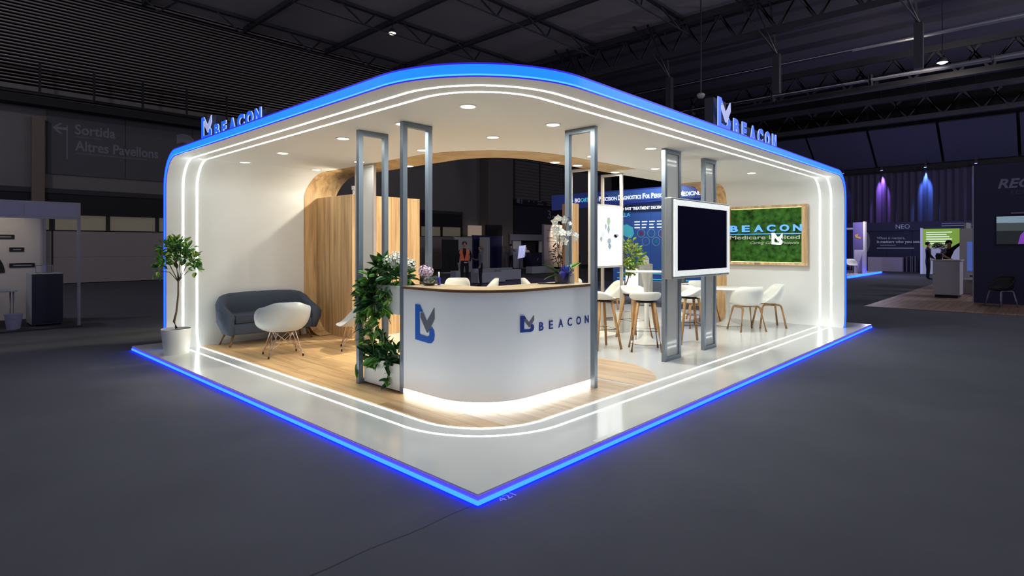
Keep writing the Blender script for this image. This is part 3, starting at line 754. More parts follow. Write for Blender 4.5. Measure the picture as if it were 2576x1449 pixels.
# ------------------------------------------------------------------ leaves and plants
def leaf_mesh(name, m, L=1.0, W=.55, heart=False, fold=.12, curl=.15):
    bm = B(); n = 4; mid = []; le = []; ri = []
    for i in range(n+1):
        t = i/n; w = (math.sin(math.pi*min(1, t*.92+.08))**.8)*W/2 if not heart else W/2*(1-t)**.55*min(1, .55+3*t)
        if i == n: w = 0
        z = -curl*t*t
        mid.append(bm.verts.new((0, t*L, z)))
        le.append(bm.verts.new((-w, t*L - (.12*L*(1-t) if heart and i < 2 else 0), z+fold*w*2))); ri.append(bm.verts.new((w, t*L - (.12*L*(1-t) if heart and i < 2 else 0), z+fold*w*2)))
    for i in range(n):
        for s_ in (le, ri):
            q = [mid[i], mid[i+1], s_[i+1], s_[i]]
            if i == n-1: q = [mid[i], mid[i+1], s_[i]]
            bm.faces.new(q)
    bmesh.ops.delete(bm, geom=[v for v in bm.verts if not v.link_faces], context='VERTS')
    me = bpy.data.meshes.new(name); bm.to_mesh(me); bm.free(); me.materials.append(m)
    for p in me.polygons: p.use_smooth = True
    return me
LF = {k: leaf_mesh('leaf', m, heart=h, W=w) for k, m, h, w in (('a', leaf_a, 0, .68), ('b', leaf_b, 0, .62), ('c', leaf_c, 0, .7), ('o', leaf_o, 0, .66), ('ha', leaf_a, 1, .85), ('hb', leaf_b, 1, .85), ('hc', leaf_c, 1, .8))}
def leaf_at(parent, p, d, size, key, roll=None, name='leaf'):
    """leaf with stalk end at p (local to parent) pointing along d"""
    d = Vector(d).normalized(); q = d.to_track_quat('Y', 'Z')
    M = Matrix.Translation(Vector(p)) @ q.to_matrix().to_4x4() @ Matrix.Rotation(roll if roll is not None else random.uniform(-.9, .9), 4, 'Y') @ Matrix.Scale(size, 4)
    return mobj(name, LF[key], parent, M)
def rnd_dir(up=.2):
    while 1:
        v = Vector((random.uniform(-1, 1), random.uniform(-1, 1), random.uniform(-1, 1)))
        if .1 < v.length < 1: v.normalize(); v.z += up; return v.normalized()
def potted_tree(name, label, loc, pot, trunk, branches, clusters, nleaf, keys, lsize, potmat=plastic):
    t = thing(name, label, 'plant', loc)
    r0, r1, h = pot
    obj('pot', lathe(B(), [(0, 0), (r0, 0), (r1, h), (r1-.015, h), (r1-.02, h-.04), (0, h-.04)], 32), potmat, t, 'auto')
    obj('soil', lathe(B(), [(0, h-.035), (r1-.02, h-.035)], 24), soil, t)
    obj('trunk', tube(B(), trunk, [.021, .017, .013, .012, .011][:len(trunk)], 8), bark, t, True)
    for br in branches: obj('branch', tube(B(), br, [.008, .006, .004][:len(br)], 6), bark, t, True)
    for k in range(nleaf):
        c, rad, wgt = random.choices(clusters, weights=[q[2] for q in clusters])[0]
        v = rnd_dir(0); rr = random.random()**.45
        p = Vector(c) + Vector((v.x*rad[0], v.y*rad[1], v.z*rad[2]))*rr
        leaf_at(t, p, (v + Vector((0, 0, .25)) + rnd_dir(0)*.6), random.uniform(*lsize), random.choice(keys))
    return t
tr = [(0, 0, .36), (-.03, .005, .46), (.0, 0, .6), (.02, -.01, .85), (.02, -.01, 1.03)]
F0 = Vector((.02, -.01, 1.03))
# the crown spreads along the picture plane direction (.68, -.73) as much as in depth
U = Vector((.685, -.729, 0))
ends = [(-.20, 1.38), (-.10, 1.52), (.0, 1.60), (.08, 1.58), (.18, 1.50), (.30, 1.36), (-.24, 1.18), (.26, 1.20), (.12, 1.35), (-.05, 1.35)]
brs = []
for i, (u, z) in enumerate(ends):
    e = U*u + Vector((.05*math.sin(i*2.1), .05*math.cos(i*1.7), z)); m_ = F0.lerp(e, .5) + Vector((0, 0, .06)); brs.append([F0, m_, e])
cl = [((U*u + Vector((0, 0, z))), (.07, .07, .06), 1.0) for u, z in ends] + [(U*-.06+Vector((0, 0, 1.53)), (.16, .16, .10), 6), (U*.06+Vector((0, 0, 1.45)), (.17, .17, .10), 4), (U*-.2+Vector((0, 0, 1.3)), (.08, .08, .12), 1.2), (U*.24+Vector((0, 0, 1.34)), (.1, .1, .12), 1.6)]
potted_tree('potted_tree', 'slender green-leaved potted tree in a white pot at the left end of the platform', (.255, 6.53, P), (.155, .195, .36), tr, brs, cl, 300, ['a', 'a', 'a', 'b', 'c'], (.065, .105))
tr = [(0, 0, .34), (.02, -.02, .6), (.05, -.05, .85), (.08, -.09, 1.0)]
F0 = Vector((.08, -.09, 1.0)); brs = []
for i in range(7):
    e = F0 + Vector((random.uniform(-.16, .16), random.uniform(-.16, .16), random.uniform(.25, .6))); brs.append([F0, F0.lerp(e, .5)+Vector((.01, 0, .03)), e])
cl = [((.10, -.11, 1.42), (.2, .2, .27), 5), ((.09, -.10, 1.15), (.13, .13, .14), 2), ((.22, -.24, 1.3), (.1, .1, .12), 1)]
potted_tree('potted_tree', 'bushy olive-green potted tree in a white pot beside the light box', (6.47, 3.06, P), (.145, .175, .36), tr, brs, cl, 280, ['o', 'o', 'a', 'c'], (.065, .10))

def ivy(label, box_top, loc, fill, vines, nfill, keys, vkeys, size, group='trailing ivy in the planter boxes'):
    """mass of heart-shaped leaves over a planter box with hanging vines"""
    t = thing('trailing_ivy', label, 'plant', loc, 0, group)
    o = Vector(loc)
    for k in range(nfill):
        c, rad = random.choice(fill); v = rnd_dir(0); rr = random.random()**.4
        p = Vector(c) + Vector((v.x*rad[0], v.y*rad[1], v.z*rad[2]))*rr - o
        d = Vector((v.x*.7-.25, v.y*.6-.1, v.z*.5+random.uniform(-.2, .5)))
        leaf_at(t, p, d, random.uniform(*size), random.choice(keys))
    for pts, n in vines:
        L = [Vector(p)-o for p in pts]; sm = []
        for a, b_ in zip(L, L[1:]):
            for i in range(4): sm.append(a.lerp(b_, i/4) + Vector((random.uniform(-.008, .008), random.uniform(-.008, .008), 0)))
        sm.append(L[-1]); obj('vine', tube(B(), sm, .004, 5), leaf_b, t, True)
        for k in range(n):
            f = random.random()*(len(sm)-1); i = int(f); p = sm[i].lerp(sm[i+1], f-i)
            d = Vector((random.uniform(-1, .25), random.uniform(-1, 1), random.uniform(-1, .25)))
            leaf_at(t, p, d, random.uniform(size[0]*.75, size[1]*.85), random.choice(vkeys))
    return t
XF = 1.09
vin = []
for y, zb, n in ((3.02, .50, 24), (2.98, .36, 22), (2.93, .62, 16), (2.86, .55, 22), (2.80, .42, 14), (2.74, .70, 14), (2.68, .52, 18), (2.60, .86, 12), (2.54, .78, 10), (3.06, .72, 20), (2.97, .8, 16)):
    vin.append(([(1.2, y-.03, 1.22), (XF, y, 1.12), (XF-.02, y+.03, (1.1+zb)/2), (XF+.01, y+random.uniform(-.05, .05), zb)], n))
ivy('thick green ivy spilling from the upper planter box down its front', 1.18, (1.3, 2.75, 1.18), [((1.22, 2.82, 1.27), (.16, .20, .13)), ((1.25, 2.55, 1.26), (.15, .17, .10)), ((1.14, 2.93, 1.12), (.10, .13, .14)), ((1.10, 2.86, 1.0), (.07, .12, .14)), ((1.24, 2.84, 1.36), (.1, .14, .06))], vin, 175, ['ha', 'hb', 'hb', 'ha', 'a', 'hb'], ['ha', 'hb', 'hc', 'hc', 'ha'], (.085, .155))
ivy('dark ivy filling the lower planter box with one short trail', .365, (1.3, 2.72, .365), [((1.24, 2.87, .43), (.18, .17, .09)), ((1.24, 2.62, .42), (.18, .18, .08)), ((1.12, 2.72, .38), (.06, .28, .06)), ((1.24, 2.95, .5), (.12, .1, .1))], [([(1.14, 2.60, .40), (1.09, 2.57, .32), (1.10, 2.55, .20), (1.10, 2.54, .13)], 11), ([(1.14, 2.86, .40), (1.09, 2.84, .30), (1.10, 2.83, .26)], 7), ([(1.2, 3.05, .45), (1.07, 3.08, .36), (1.07, 3.08, .2)], 9)], 150, ['hb', 'hb', 'b', 'hb', 'ha'], ['ha', 'hb'], (.07, .135))
def blossom_head(parent, c, r, m, n=46, name='flower_head'):
    bm = B()
    for k in range(n):
        z = 1-2*(k+.5)/n; a = k*2.39996; rr = math.sqrt(1-z*z); d = Vector((rr*math.cos(a), rr*math.sin(a), z)); p = Vector(c) + d*r*(1+random.uniform(-.1, .12))
        x, y, _ = frame_of(d); q = r*.30
        for j in range(4):
            a2 = j*math.pi/2 + k; e1 = p + (x*math.cos(a2)+y*math.sin(a2))*q + d*q*.3; e2 = p + (x*math.cos(a2+.8)+y*math.sin(a2+.8))*q*.75
            e0 = p + (x*math.cos(a2-.8)+y*math.sin(a2-.8))*q*.75
            vs_ = [bm.verts.new(v) for v in (p, e0, e1, e2)]; bm.faces.new(vs_)
    o = obj(name, bm, m, parent); return o
wf = thing('white_flowers', 'white ruffled flower heads standing above the upper ivy planter', 'flowers', (1.3, 2.62, 1.19))
for c, r in (((-.06, .10, .235), .075), ((-.03, -.02, .245), .085), ((0, -.10, .215), .07), ((.02, -.17, .20), .06), ((-.05, .02, .31), .04), ((-.02, -.05, .30), .05)):
    blossom_head(wf, c, r, petal); obj('stem', tube(B(), [(c[0]*.5, c[1]*.8, 0), c], .005, 5), leaf_b, wf)
pf = thing('lilac_flowers', 'pale lilac flower head in a clear glass bowl on the counter left end', 'flowers', (1.33, 2.15, 1.205))
for c, r in (((-.03, .05, .14), .055), ((.0, .01, .13), .05), ((.01, .07, .10), .05)): blossom_head(pf, c, r, petal_p, 36)
for k in range(9): leaf_at(pf, (random.uniform(-.05, .07), random.uniform(-.07, .05), random.uniform(.02, .06)), rnd_dir(.3), random.uniform(.06, .1), random.choice(['a', 'b', 'hb']))
gb = thing('glass_bowl', 'clear glass bowl with green leaves on the counter left end', 'bowl', (1.33, 2.15, 1.19))
obj('bowl', lathe(B(), [(0, .002), (.05, .002), (.085, .03), (.095, .06), (.085, .10), (.082, .10), (.091, .06), (.082, .033), (.05, .006), (0, .006)], 32), glass, gb, True)
bt = thing('glass_bottle', 'small blue bottle with a pale neck on the counter beside the glass bowl', 'bottle', (1.44, 2.12, 1.19))
obj('body', lathe(B(), [(0, 0), (.016, 0), (.016, .07), (.008, .09), (0, .09)], 16), mat('blue_glass', s(60, 60, 190), .15), bt, True)
obj('neck', lathe(B(), [(.008, .088), (.008, .14), (0, .14)], 12), plastic, bt, True)

# ------------------------------------------------------------------ right end of the counter
orc = thing('potted_orchid', 'white orchid with blue bow in a dark blue pot on the counter', 'orchid', (2.53, 1.33, 1.19))
navy_pot = mat('navy_pot', s(22, 24, 66), .3)
obj('pot', lathe(B(), [(0, 0), (.078, 0), (.092, .115), (.084, .115), (.082, .10), (0, .10)], 8), navy_pot, orc)
bm = B()
for k in range(9):
    a = k*2.4; r = .115
    pts = [(0, 0), (r*.5, r*.35), (r, .0), (r*.5, -r*.35)]
    f = lambda u, v, h: (-.03 + math.cos(a)*u - math.sin(a)*v*.8, -.07 - h + abs(v)*.3, .13 + (math.sin(a)*u + math.cos(a)*v)*.75)
    prism(bm, pts, 0, .006, f)
obj('bow', bm, petal_b, orc)
blossom_head(orc, (.10, -.04, .15), .035, petal_b, 24, 'blue_flower')
blossom_head(orc, (.06, -.05, .16), .045, mat('grey_petal', s(170, 180, 170), .6), 30, 'filler_flower')
stemp = [[(-.02, 0, .1), (-.03, .01, .35), (-.035, .02, .56), (-.02, .03, .66)], [(.0, 0, .1), (.01, -.0, .4), (.045, -.02, .66), (.07, -.03, .735), (.1, -.05, .70)], [(-.03, 0, .1), (-.05, .02, .3), (-.06, .03, .52)]]
for p in stemp: obj('stem', tube(B(), p, .0042, 6), bark if p is not stemp[1] else black, orc, True)
def orchid_flower(c, d, r):
    bm = B(); d = Vector(d).normalized(); x, y, _ = frame_of(d)
    for k in range(5):
        a = math.pi/2 + k*2*math.pi/5; u = x*math.cos(a)+y*math.sin(a); w = d.cross(u)
        q = [Vector(c), Vector(c)+u*r*.55+w*r*.42+d*.006, Vector(c)+u*r+d*.002, Vector(c)+u*r*.55-w*r*.42+d*.006]
        bm.faces.new([bm.verts.new(v) for v in q])
    bmesh.ops.create_icosphere(bm, subdivisions=1, radius=r*.18, matrix=Matrix.Translation(Vector(c)+d*.012))
    obj('orchid_flower', bm, petal, orc)
cd = Vector((-.73, -.68, .1)); uu = Vector((.685, -.729, 0))
for u, z, r in ((-.10, .60, .05), (-.065, .68, .048), (-.03, .72, .045), (.01, .70, .05), (-.08, .54, .055), (-.035, .58, .055), (-.02, .50, .055), (.01, .46, .05), (.0, .56, .05), (.10, .56, .045), (.13, .53, .042), (.12, .49, .038), (.09, .66, .03), (-.055, .47, .045), (.06, .55, .035)):
    orchid_flower(uu*u + Vector((random.uniform(-.03, .03), random.uniform(-.03, .03), z)), cd + rnd_dir(0)*.5, r)
for p, d, L, k in (((.02, -.02, .12), (.75, -.6, .75), .22, 'a'), ((-.04, .01, .1), (-.5, .5, .55), .22, 'b'), ((-.05, 0, .1), (-.6, .3, -.1), .2, 'b')): leaf_at(orc, p, d, L, k, .2)
ph = thing('black_tablet', 'flat black tablet lying on the counter left of the orchid', 'tablet', (2.38, 1.42, 1.19), -.7)
obj('case', box(B(), -.10, .10, -.035, .035, 0, .012, bev=.004), black, ph)
ch_ = thing('card_holder', 'small white card holder on the counter right of the orchid', 'card holder', (2.62, 1.27, 1.19), -.8)
bm = B(); box(bm, -.03, .03, -.02, .02, 0, .004); box(bm, -.03, .03, .008, .012, .004, .11); obj('stand', bm, plastic, ch_); bxo('card', (-.026, .026, .003, .007, .012, .10), white, ch_)
for k, (x, y) in enumerate(((2.66, 1.36), (2.60, 1.44))):
    vz = thing('glass_vase', ('clear waisted glass vase standing nearest the right counter frame', 'clear waisted glass vase standing behind the other vase')[k], 'vase', (x, y, 1.19))
    obj('glass', lathe(B(), [(0, .003), (.032, .003), (.036, .04), (.022, .08), (.02, .10), (.034, .15), (.032, .15), (.018, .10), (.02, .08), (.033, .04), (.03, .007), (0, .007)], 24), glass, vz, True)

# ------------------------------------------------------------------ the open court behind the light box
court = thing('info_board', 'white rounded info board on a post behind the bar table', 'sign', (11.2, 5.75, 0), face(-.72, -.68))
pl = [(-.17, .48), (.17, .48), (.17, .98), (.145, 1.04), (-.145, 1.04), (-.17, .98)]
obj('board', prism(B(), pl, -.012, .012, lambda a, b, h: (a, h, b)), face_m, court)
bxo('post', (-.02, .02, -.05, -.012, 0, .9), steel_w, court); bxo('foot', (-.15, .15, -.15, .12, 0, .012), steel_w, court)
for k in range(6): bxo('print_line', (-.10, .02+.03*((k*7) % 4), .0122, .014, .86-.055*k-(0 if k else -.03), .868-.055*k-(0 if k else -.045)), motif[0], court)
pt = thing('grey_plinth', 'pale grey display plinth behind the bar table, with a model house on it', 'plinth', (11.6, 5.62, 0), face(-.72, -.68))
obj('body', box(B(), -.2, .16, -.2, .2, 0, 1.12, bev=.006), plastic_gr, pt); bxo('recess', (-.06, .04, .2, .206, .1, 1.0), steel_w, pt)
hs = thing('model_house', 'small white model house on the grey plinth', 'model', (11.6, 5.62, 1.12), face(-.72, -.68))
obj('walls', prism(B(), [(-.13, 0), (.03, 0), (.03, .14), (-.05, .24), (-.13, .14)], -.08, .08, lambda a, b, h: (a, h, b)), plastic, hs)
bxo('floor_line', (-.131, .031, .08, .083, .115, .122), steel, hs)
fj = thing('glass_jar', 'grey glass jar with a black lid on a small white column table', 'jar', (9.35, 3.42, .79))
make_tulip((9.35, 3.42, P), .26, .724, 'small white column table under the glass jar, by the far oak band')
obj('jar', lathe(B(), [(0, .0), (.12, .0), (.14, .05), (.14, .2), (.10, .26), (.09, .26), (.13, .2), (.13, .05), (.11, .01), (0, .01)], 28), glass_mat('grey_glass', s(120, 128, 136), .05, .6), fj, True)
obj('lid', lathe(B(), [(0, .26), (.12, .26), (.12, .30), (0, .30)], 24), black, fj)
obj('filling', lathe(B(), [(0, .012), (.1, .012), (.12, .06), (.1, .16), (.03, .2), (0, .2)], 14), soil, fj, True)
# ------------------------------------------------------------------ hall: left wall gallery, signs, doors
K = .975                                     # things standing a little before the wall plane
def fx(x): return -2.444 + (x+2.444)*K
def fz(z): return 1.6 + (z-1.6)*K
YG = -2.586 + (HY1+2.586)*K
gal = thing('gallery', 'dark walkway gallery with a railing running along the left hall wall', 'gallery', (4, YG, fz(7.5)))
obj('edge_beam', tube(B(), [(HX0, YG, fz(7.72)), (20, YG, fz(7.72))], .19, 12), mat('gallery_edge', s(104, 98, 98), .6), gal, True, world=True)
bxo('slab', (HX0, 20, YG, HY1-.02, fz(7.3), fz(7.62)), hall_black, gal, world=True)
obj('handrail', tube(B(), [(HX0, YG+.05, fz(9.0)), (20, YG+.05, fz(9.0))], .045, 8), hall_black, gal, True, world=True)
for k in range(-7, 11):
    xx = fx(1.4+1.8*k)
    if xx < HX0: continue
    bxo('rail_post', (xx-.04, xx+.04, YG+.02, YG+.08, fz(7.8), fz(9.0)), hall_black, gal, world=True)
for k in range(3): obj('rail_wire', tube(B(), [(HX0, YG+.05, fz(8.15+.26*k)), (20, YG+.05, fz(8.15+.26*k))], .014, 6), hall_black, gal, world=True)
sgn = thing('wayfinding_panel', 'faded grey exit sign panel high on the left hall wall', 'sign', (4.4, HY1-.05, 6))
panel_m = mat('sign_panel_grey', s(80, 78, 84), .8)
for a, b_ in ((1.62, 4.3), (4.32, 7.0), (7.02, 9.7)): bxo('panel', (a, b_, HY1-.06, HY1-.004, 4.55, 7.28), panel_m, sgn, world=True)
lett = mat('faded_lettering', s(118, 118, 130), .7)
YT = HY1-.062; xd, zd = (1, 0, 0), (0, 0, 1)
text('lettering', 'Sortida', (2.52, YT, 6.28), xd, zd, .40, lett, sgn, w=1.42, bold=.02)
text('lettering', 'Altres Pavellons', (2.52, YT, 5.60), xd, zd, .40, lett, sgn, w=3.06, bold=.02)
for z, w in ((6.14, .9), (5.45, 2.6)): bxo('small_print', (2.54, 2.54+w, YT, YT+.003, z, z+.06), mat('dim_print', s(92, 92, 102), .7), sgn, world=True)
bxo('divider', (2.24, 2.28, YT, YT+.003, 5.2, 6.6), lett, sgn, world=True)
ar = [(1.78, 6.44), (2.02, 6.66), (2.12, 6.66), (1.92, 6.49), (2.24, 6.49), (2.24, 6.39), (1.92, 6.39), (2.12, 6.22), (2.02, 6.22)]
obj('arrow', prism(B(), ar, YT, YT+.003, lambda a, b, h: (a, h, b)), lett, sgn, world=True)
text('lettering', '3', (6.3, YT, 5.35), xd, zd, 1.4, lett, sgn, w=.86, bold=.05)
beam_m = mat('concrete_beige', s(108, 98, 88), .9)
for k, xx in enumerate((-8.0, 1.1)):
    c_ = struct('trim_%d' % (k+1), box(B(), xx, xx+.4, HY1-.35, HY1-.01, 0, 6.75), beam_m if k else beam_m)
lint = struct('trim_3', box(B(), HX0, 24, HY1-.16, HY1-.005, 2.9, 3.75), hall_black)
struct('trim_4', box(B(), HX0, 24, HY1-.2, HY1-.005, 3.75, 3.95), hall_dark)
# loading doors of pale sections under a strip of dim lit windows
door_m = mat('door_section', s(150, 140, 138), .7, vary=.03, vscale=.5)
wn_m = mat('lit_window', s(120, 112, 96), .5, emit=(.5, .44, .32), es=.10)
for k, (a, b_) in enumerate(((-9.4, -3.8), (-3.75, 1.75), (1.8, 7.4), (7.45, 13.0), (13.05, 18.6), (18.65, 24.0))):
    d = struct('door_%d' % (k+1), box(B(), a, b_, HY1-.05, HY1-.01, .06, .1), black)
    for j in range(2): obj('door_section', box(B(), a+.01, b_-.01, HY1-.10, HY1-.012, .08+1.075*j, .08+1.07*(j+1), bev=.006), door_m, d)
    n = 3; ws = struct('window_%d' % (k+1), box(B(), a, b_, HY1-.12, HY1-.02, 2.24, 2.27), hall_dark)
    for j in range(n):
        q = (b_-a)/n; obj('pane', box(B(), a+q*j+.07, a+q*(j+1)-.07, HY1-.03, HY1-.012, 2.27, 2.89), wn_m, ws); obj('mullion', box(B(), a+q*(j+1)-.07, a+q*(j+1)+.07, HY1-.11, HY1-.012, 2.27, 2.89), black, ws)
# far stretch of the hall wall seen through the court
struct('trim_5', box(B(), 25.75, 28.3, 26.2, HY1-.01, 0, HZ), mat('column_grey', s(100, 94, 92), .9))
sh = thing('roller_shutter', 'grey gridded roller shutter high on the far hall wall', 'shutter', (32.2, 26.95, 6.6))
bxo('shutter_frame', (29.15, 35.3, 26.98, 27.08, 5.1, 8.2), hall_dark, sh, world=True)
for k in range(12): bxo('slat', (29.3, 35.15, 26.93, 26.98, 5.2+.243*k, 5.2+.243*k+.215), mat('shutter_slat', s(96, 92, 88), .7) if k == 0 else MATS['shutter_slat'], sh, world=True)
bxo('guide_rail', (32.1, 32.25, 26.90, 26.98, 5.15, 8.15), hall_dark, sh, world=True)
gs = thing('gate_sign', 'dark gate sign bar with small white pictograms over the far dark entrance', 'sign', (31.4, 26.7, 5))
bxo('panel', (28.9, 35.0, 26.66, 27.05, 4.72, 5.08), hall_black, gs, world=True)
for a, w, z, h in ((29.2, .35, 4.86, .32), (29.7, .12, 4.84, .34), (30.5, .12, 5.0, .12), (31.1, .1, 5.0, .1), (31.6, .5, 5.05, .07), (31.6, .7, 4.86, .07), (32.7, 1.1, 5.03, .06), (32.7, .8, 4.86, .05), (34.3, .2, 4.95, .08)): bxo('pictogram', (a, a+w, 26.652, 26.658, z, z+h), lett, gs, world=True)
en = thing('dark_entrance', 'tall dark entrance portal with a pale number three under the roller shutter', 'portal', (32, 26.95, 0))
bxo('portal', (29.1, 36, 26.86, 27.05, 0, 4.7), mat('portal_blue_black', s(34, 34, 48), .8), en, world=True)
text('lettering', '3', (33.05, 26.85, 3.85), xd, zd, .62, lett, en, w=.42, bold=.02)
bxo('small_print', (33.6, 34.1, 26.845, 26.85, 3.9, 4.05), lett, en, world=True)

# ------------------------------------------------------------------ ceiling steelwork
def purlin(y, label, zt=HZ-.05):
    t = thing('roof_purlin', label, 'roof beam', (12, y, zt), 0, 'roof purlins under the hall ceiling')
    bxo('upper_chord', (-8, 23.4, y-.12, y+.12, zt-.10, zt), truss_m, t, world=True)
    obj('lower_chord', tube(B(), [(-8, y-.45, zt-.95), (23.4, y-.45, zt-.95)], .035, 6), truss_m, t, world=True)
    x = -6; k = 0
    while x < 23:
        bm = B(); bar(bm, (x, y, zt-.08), (x+.9, y-.45, zt-.95), .06); bar(bm, (x+1.8, y, zt-.08), (x+.9, y-.45, zt-.95), .06); obj('diagonal', bm, truss_m, t, world=True); x += 3.4
    return t
for y, l in ((25.6, 'nearest the corrugated wall'), (20.5, 'passing just beyond the warm ceiling lamp'), (15.45, 'in the ceiling middle'), (10.35, 'meeting the big truss above the right half of the canopy'), (5.3, 'nearest the upper right corner')):
    purlin(y, 'slim dark roof purlin '+l)
for x, l in ((5.0, 'left of the warm lamp'), (9.4, 'beside the warm ceiling lamp'), (13.85, 'right of the warm lamp'), (18.4, 'just left of the big truss')):
    t = thing('roof_cross_beam', 'straight dark ceiling beam running across the purlins '+l, 'roof beam', (x, 12, HZ-.2), 0, 'cross beams under the hall ceiling')
    bxo('beam', (x-.09, x+.09, HY0, HY1-.1, HZ-.24, HZ-.02), truss_m, t, world=True)
def big_truss(x, zt, zb, label, pitch=5.05, y0=1.0, n0=-1, n1=5, stays=True):
    t = thing('roof_truss', label, 'truss', (x, 12, zt))
    bxo('upper_chord', (x-.18, x+.18, HY0, HY1-.1, zt-.32, zt), truss_m, t, world=True)
    bxo('lower_chord', (x-.18, x+.18, HY0, HY1-.1, zb-.28, zb), truss_m, t, world=True)
    for k in range(n0, n1+1):
        y = y0+pitch*k-.8
        for a, b_ in ((0, .75), (1.6, .85), (1.7, 2.5), (3.35, 2.6), (3.4, 4.2), (5.05, 4.3)):
            if HY0 < y+a < HY1: obj('diagonal', bar(B(), (x, y+a, zt-.3), (x, y+b_, zb-.05), .15), truss_m, t, world=True)
    return t
t1 = big_truss(23.5, HZ, 11.1, 'large dark lattice truss crossing the hall above the right roof sign')
for k in range(0, 6):
    y = 1.02+5.06*k; st_ = thing('hanger_post', 'V-shaped stays and hanger post under the big truss, ' + ('by the right warm lamp', 'over the right end of the canopy', 'above the right roof sign', 'behind the rounded canopy corner', 'low behind the canopy', 'close to the left wall')[k], 'hanger', (23.5, y, 8.8), 0, 'hanger posts under the big truss')
    bxo('post', (23.36, 23.64, y-.14, y+.14, 8.2, 9.9), truss_m, st_, world=True)
    for a, b_ in (((22.0, y+2.9, 15.0), 0), ((22.6, y+1.7, 14.9), 0)):
        e = Vector(a); p0 = Vector((23.45, y, 9.9)); f = (HZ-9.9)/(e.z-9.9); e = p0.lerp(e, f); obj('stay', tube(B(), [p0, e], .065, 8), stay_m, st_, True, world=True)
    obj('stay', tube(B(), [(23.5, y, 9.9), (23.6, y+.35, HZ)], .05, 8), stay_m, st_, True, world=True)
big_truss(31.5, 11.2, 9.8, 'second dark lattice truss, farther back above the right roof sign', 4.6, .6, -2, 5)
big_truss(38.5, 10.6, 9.3, 'third dark lattice truss near the right end of the hall', 4.6, .2, -2, 5)
struct('trim_6', box(B(), 24.2, HX1, HY0, HY1, HZ-.25, HZ-.02), mat('far_ceiling', s(84, 82, 96), .9))
dk = thing('air_duct', 'long round grey air duct under the dark right-hand ceiling', 'duct', (30, 5, 9.7))
obj('pipe', tube(B(), [(30, -12, 9.72), (30, 22, 9.72)], .26, 16), mat('duct_metal', s(120, 120, 134), .45, .3), dk, True, world=True)
for k in range(7): obj('pipe_collar', tube(B(), [(30, -10+4.6*k, 9.72), (30, -9.9+4.6*k, 9.72)], .285, 16), truss_m, dk, world=True)
for y_, z_, x_, r_ in ((4.0, 10.45, 27.0, .16),):
    d2 = thing('air_duct', 'thinner grey pipe running beside the big truss', 'duct', (x_, y_, z_))
    obj('pipe', tube(B(), [(x_, -12, z_), (x_, 20, z_)], r_, 12), MATS['duct_metal'], d2, True, world=True)
sk = thing('ceiling_apron', 'broad dark sloping ceiling apron with vertical ribs at the right end of the hall', 'ceiling panel', (41, 2, 9))
for k in range(9): obj('panel', prism(B(), [(39.6, 8.9), (42.4, 6.9), (42.5, 7.0), (39.7, 9.0)], -12+3.6*k+.05, -12+3.6*(k+1)-.1, lambda a, b, h: (a, h, b)), mat('apron_blue', s(70, 70, 96), .8) if k == 0 else MATS['apron_blue'], sk, world=True)
lamp_hot = mat('hall_lamp_glow', (1, 1, 1), .5, emit=(1, .86, .58), es=14)
def hall_lamp(loc, label, w, kind):
    t = thing('hall_lamp', label, 'lamp', loc)
    obj('housing', lathe(B(), [(.10, .22), (.14, .16), (.22, 0), (.20, 0), (.12, .14), (0, .16)], 20), truss_m, t, True)
    obj('glowing_bulb', lathe(B(), [(0, -.06), (.10, -.05), (.17, .03), (.10, .12), (0, .13)], 16), lamp_hot, t, True)
    obj('hanger_rod', tube(B(), [(0, 0, .2), (0, 0, HZ-.1-loc[2])], .02, 6), truss_m, t)
    light('hall_light', kind, (0, 0, -.25), w, (1, .88, .7), t, .15, 165 if kind == 'SPOT' else None)
hall_lamp((14.0, 20.9, 12.0), 'glowing warm lamp on the dark ceiling left of the canopy top', HALL_W*1.6, 'SPOT')
hall_lamp((29.2, .95, 9.75), 'glowing warm lamp at the upper right beside the round duct', HALL_W*.7, 'POINT')
fl = thing('tube_lamp', 'cool white tube lamp cut by the right picture edge', 'lamp', (23.0, -2.35, 8.3))
obj('tube', tube(B(), [(22.6, -2.2, 8.55), (23.0, -2.9, 8.1)], .05, 8), mat('cool_tube', (1, 1, 1), .5, emit=(.75, 1, 1), es=1.6), fl, world=True)
bxo('housing', (22.7, 23.1, -2.95, -2.2, 8.62, 8.72), hall_dark, fl, world=True)
cm = thing('ceiling_camera', 'small pale dome camera hanging left of the right roof sign', 'camera', (16.5, 7.0, 8.1))
obj('dome', lathe(B(), [(0, -.12), (.08, -.10), (.13, -.03), (.14, .02), (.10, .06), (0, .07)], 20), plastic_gr, cm, True)
cm.location = (16.6, 6.3, 6.85); obj('bracket', tube(B(), [(0, 0, .06), (0, 0, 5.7)], .025, 6), truss_m, cm)
# carpet seam and floor number at the platform corner
FLOOR = bpy.data.objects['floor']
bm = B(); strip(bm, [(-.02-.12*k, .012+.008*math.sin(k*1.3)+.003*k, .0012) for k in range(12)], [(-.02-.12*k, .016+.008*math.sin(k*1.3)+.0034*k, .0012) for k in range(12)]); obj('carpet_seam', bm, mat('seam_grey', s(52, 53, 60), .95), FLOOR)
text('floor_number', '421', (.135, -.085, .0), (1, .06, 0), (-.06, 1, 0), .062, mat('chalk_print', s(170, 170, 190), .8), FLOOR, w=.135, depth=.001)
# small clear label on the deck edge
bxo('edge_label', (1.28, 1.62, .006, .05, P, P+.0015), plastic, platform, world=True)

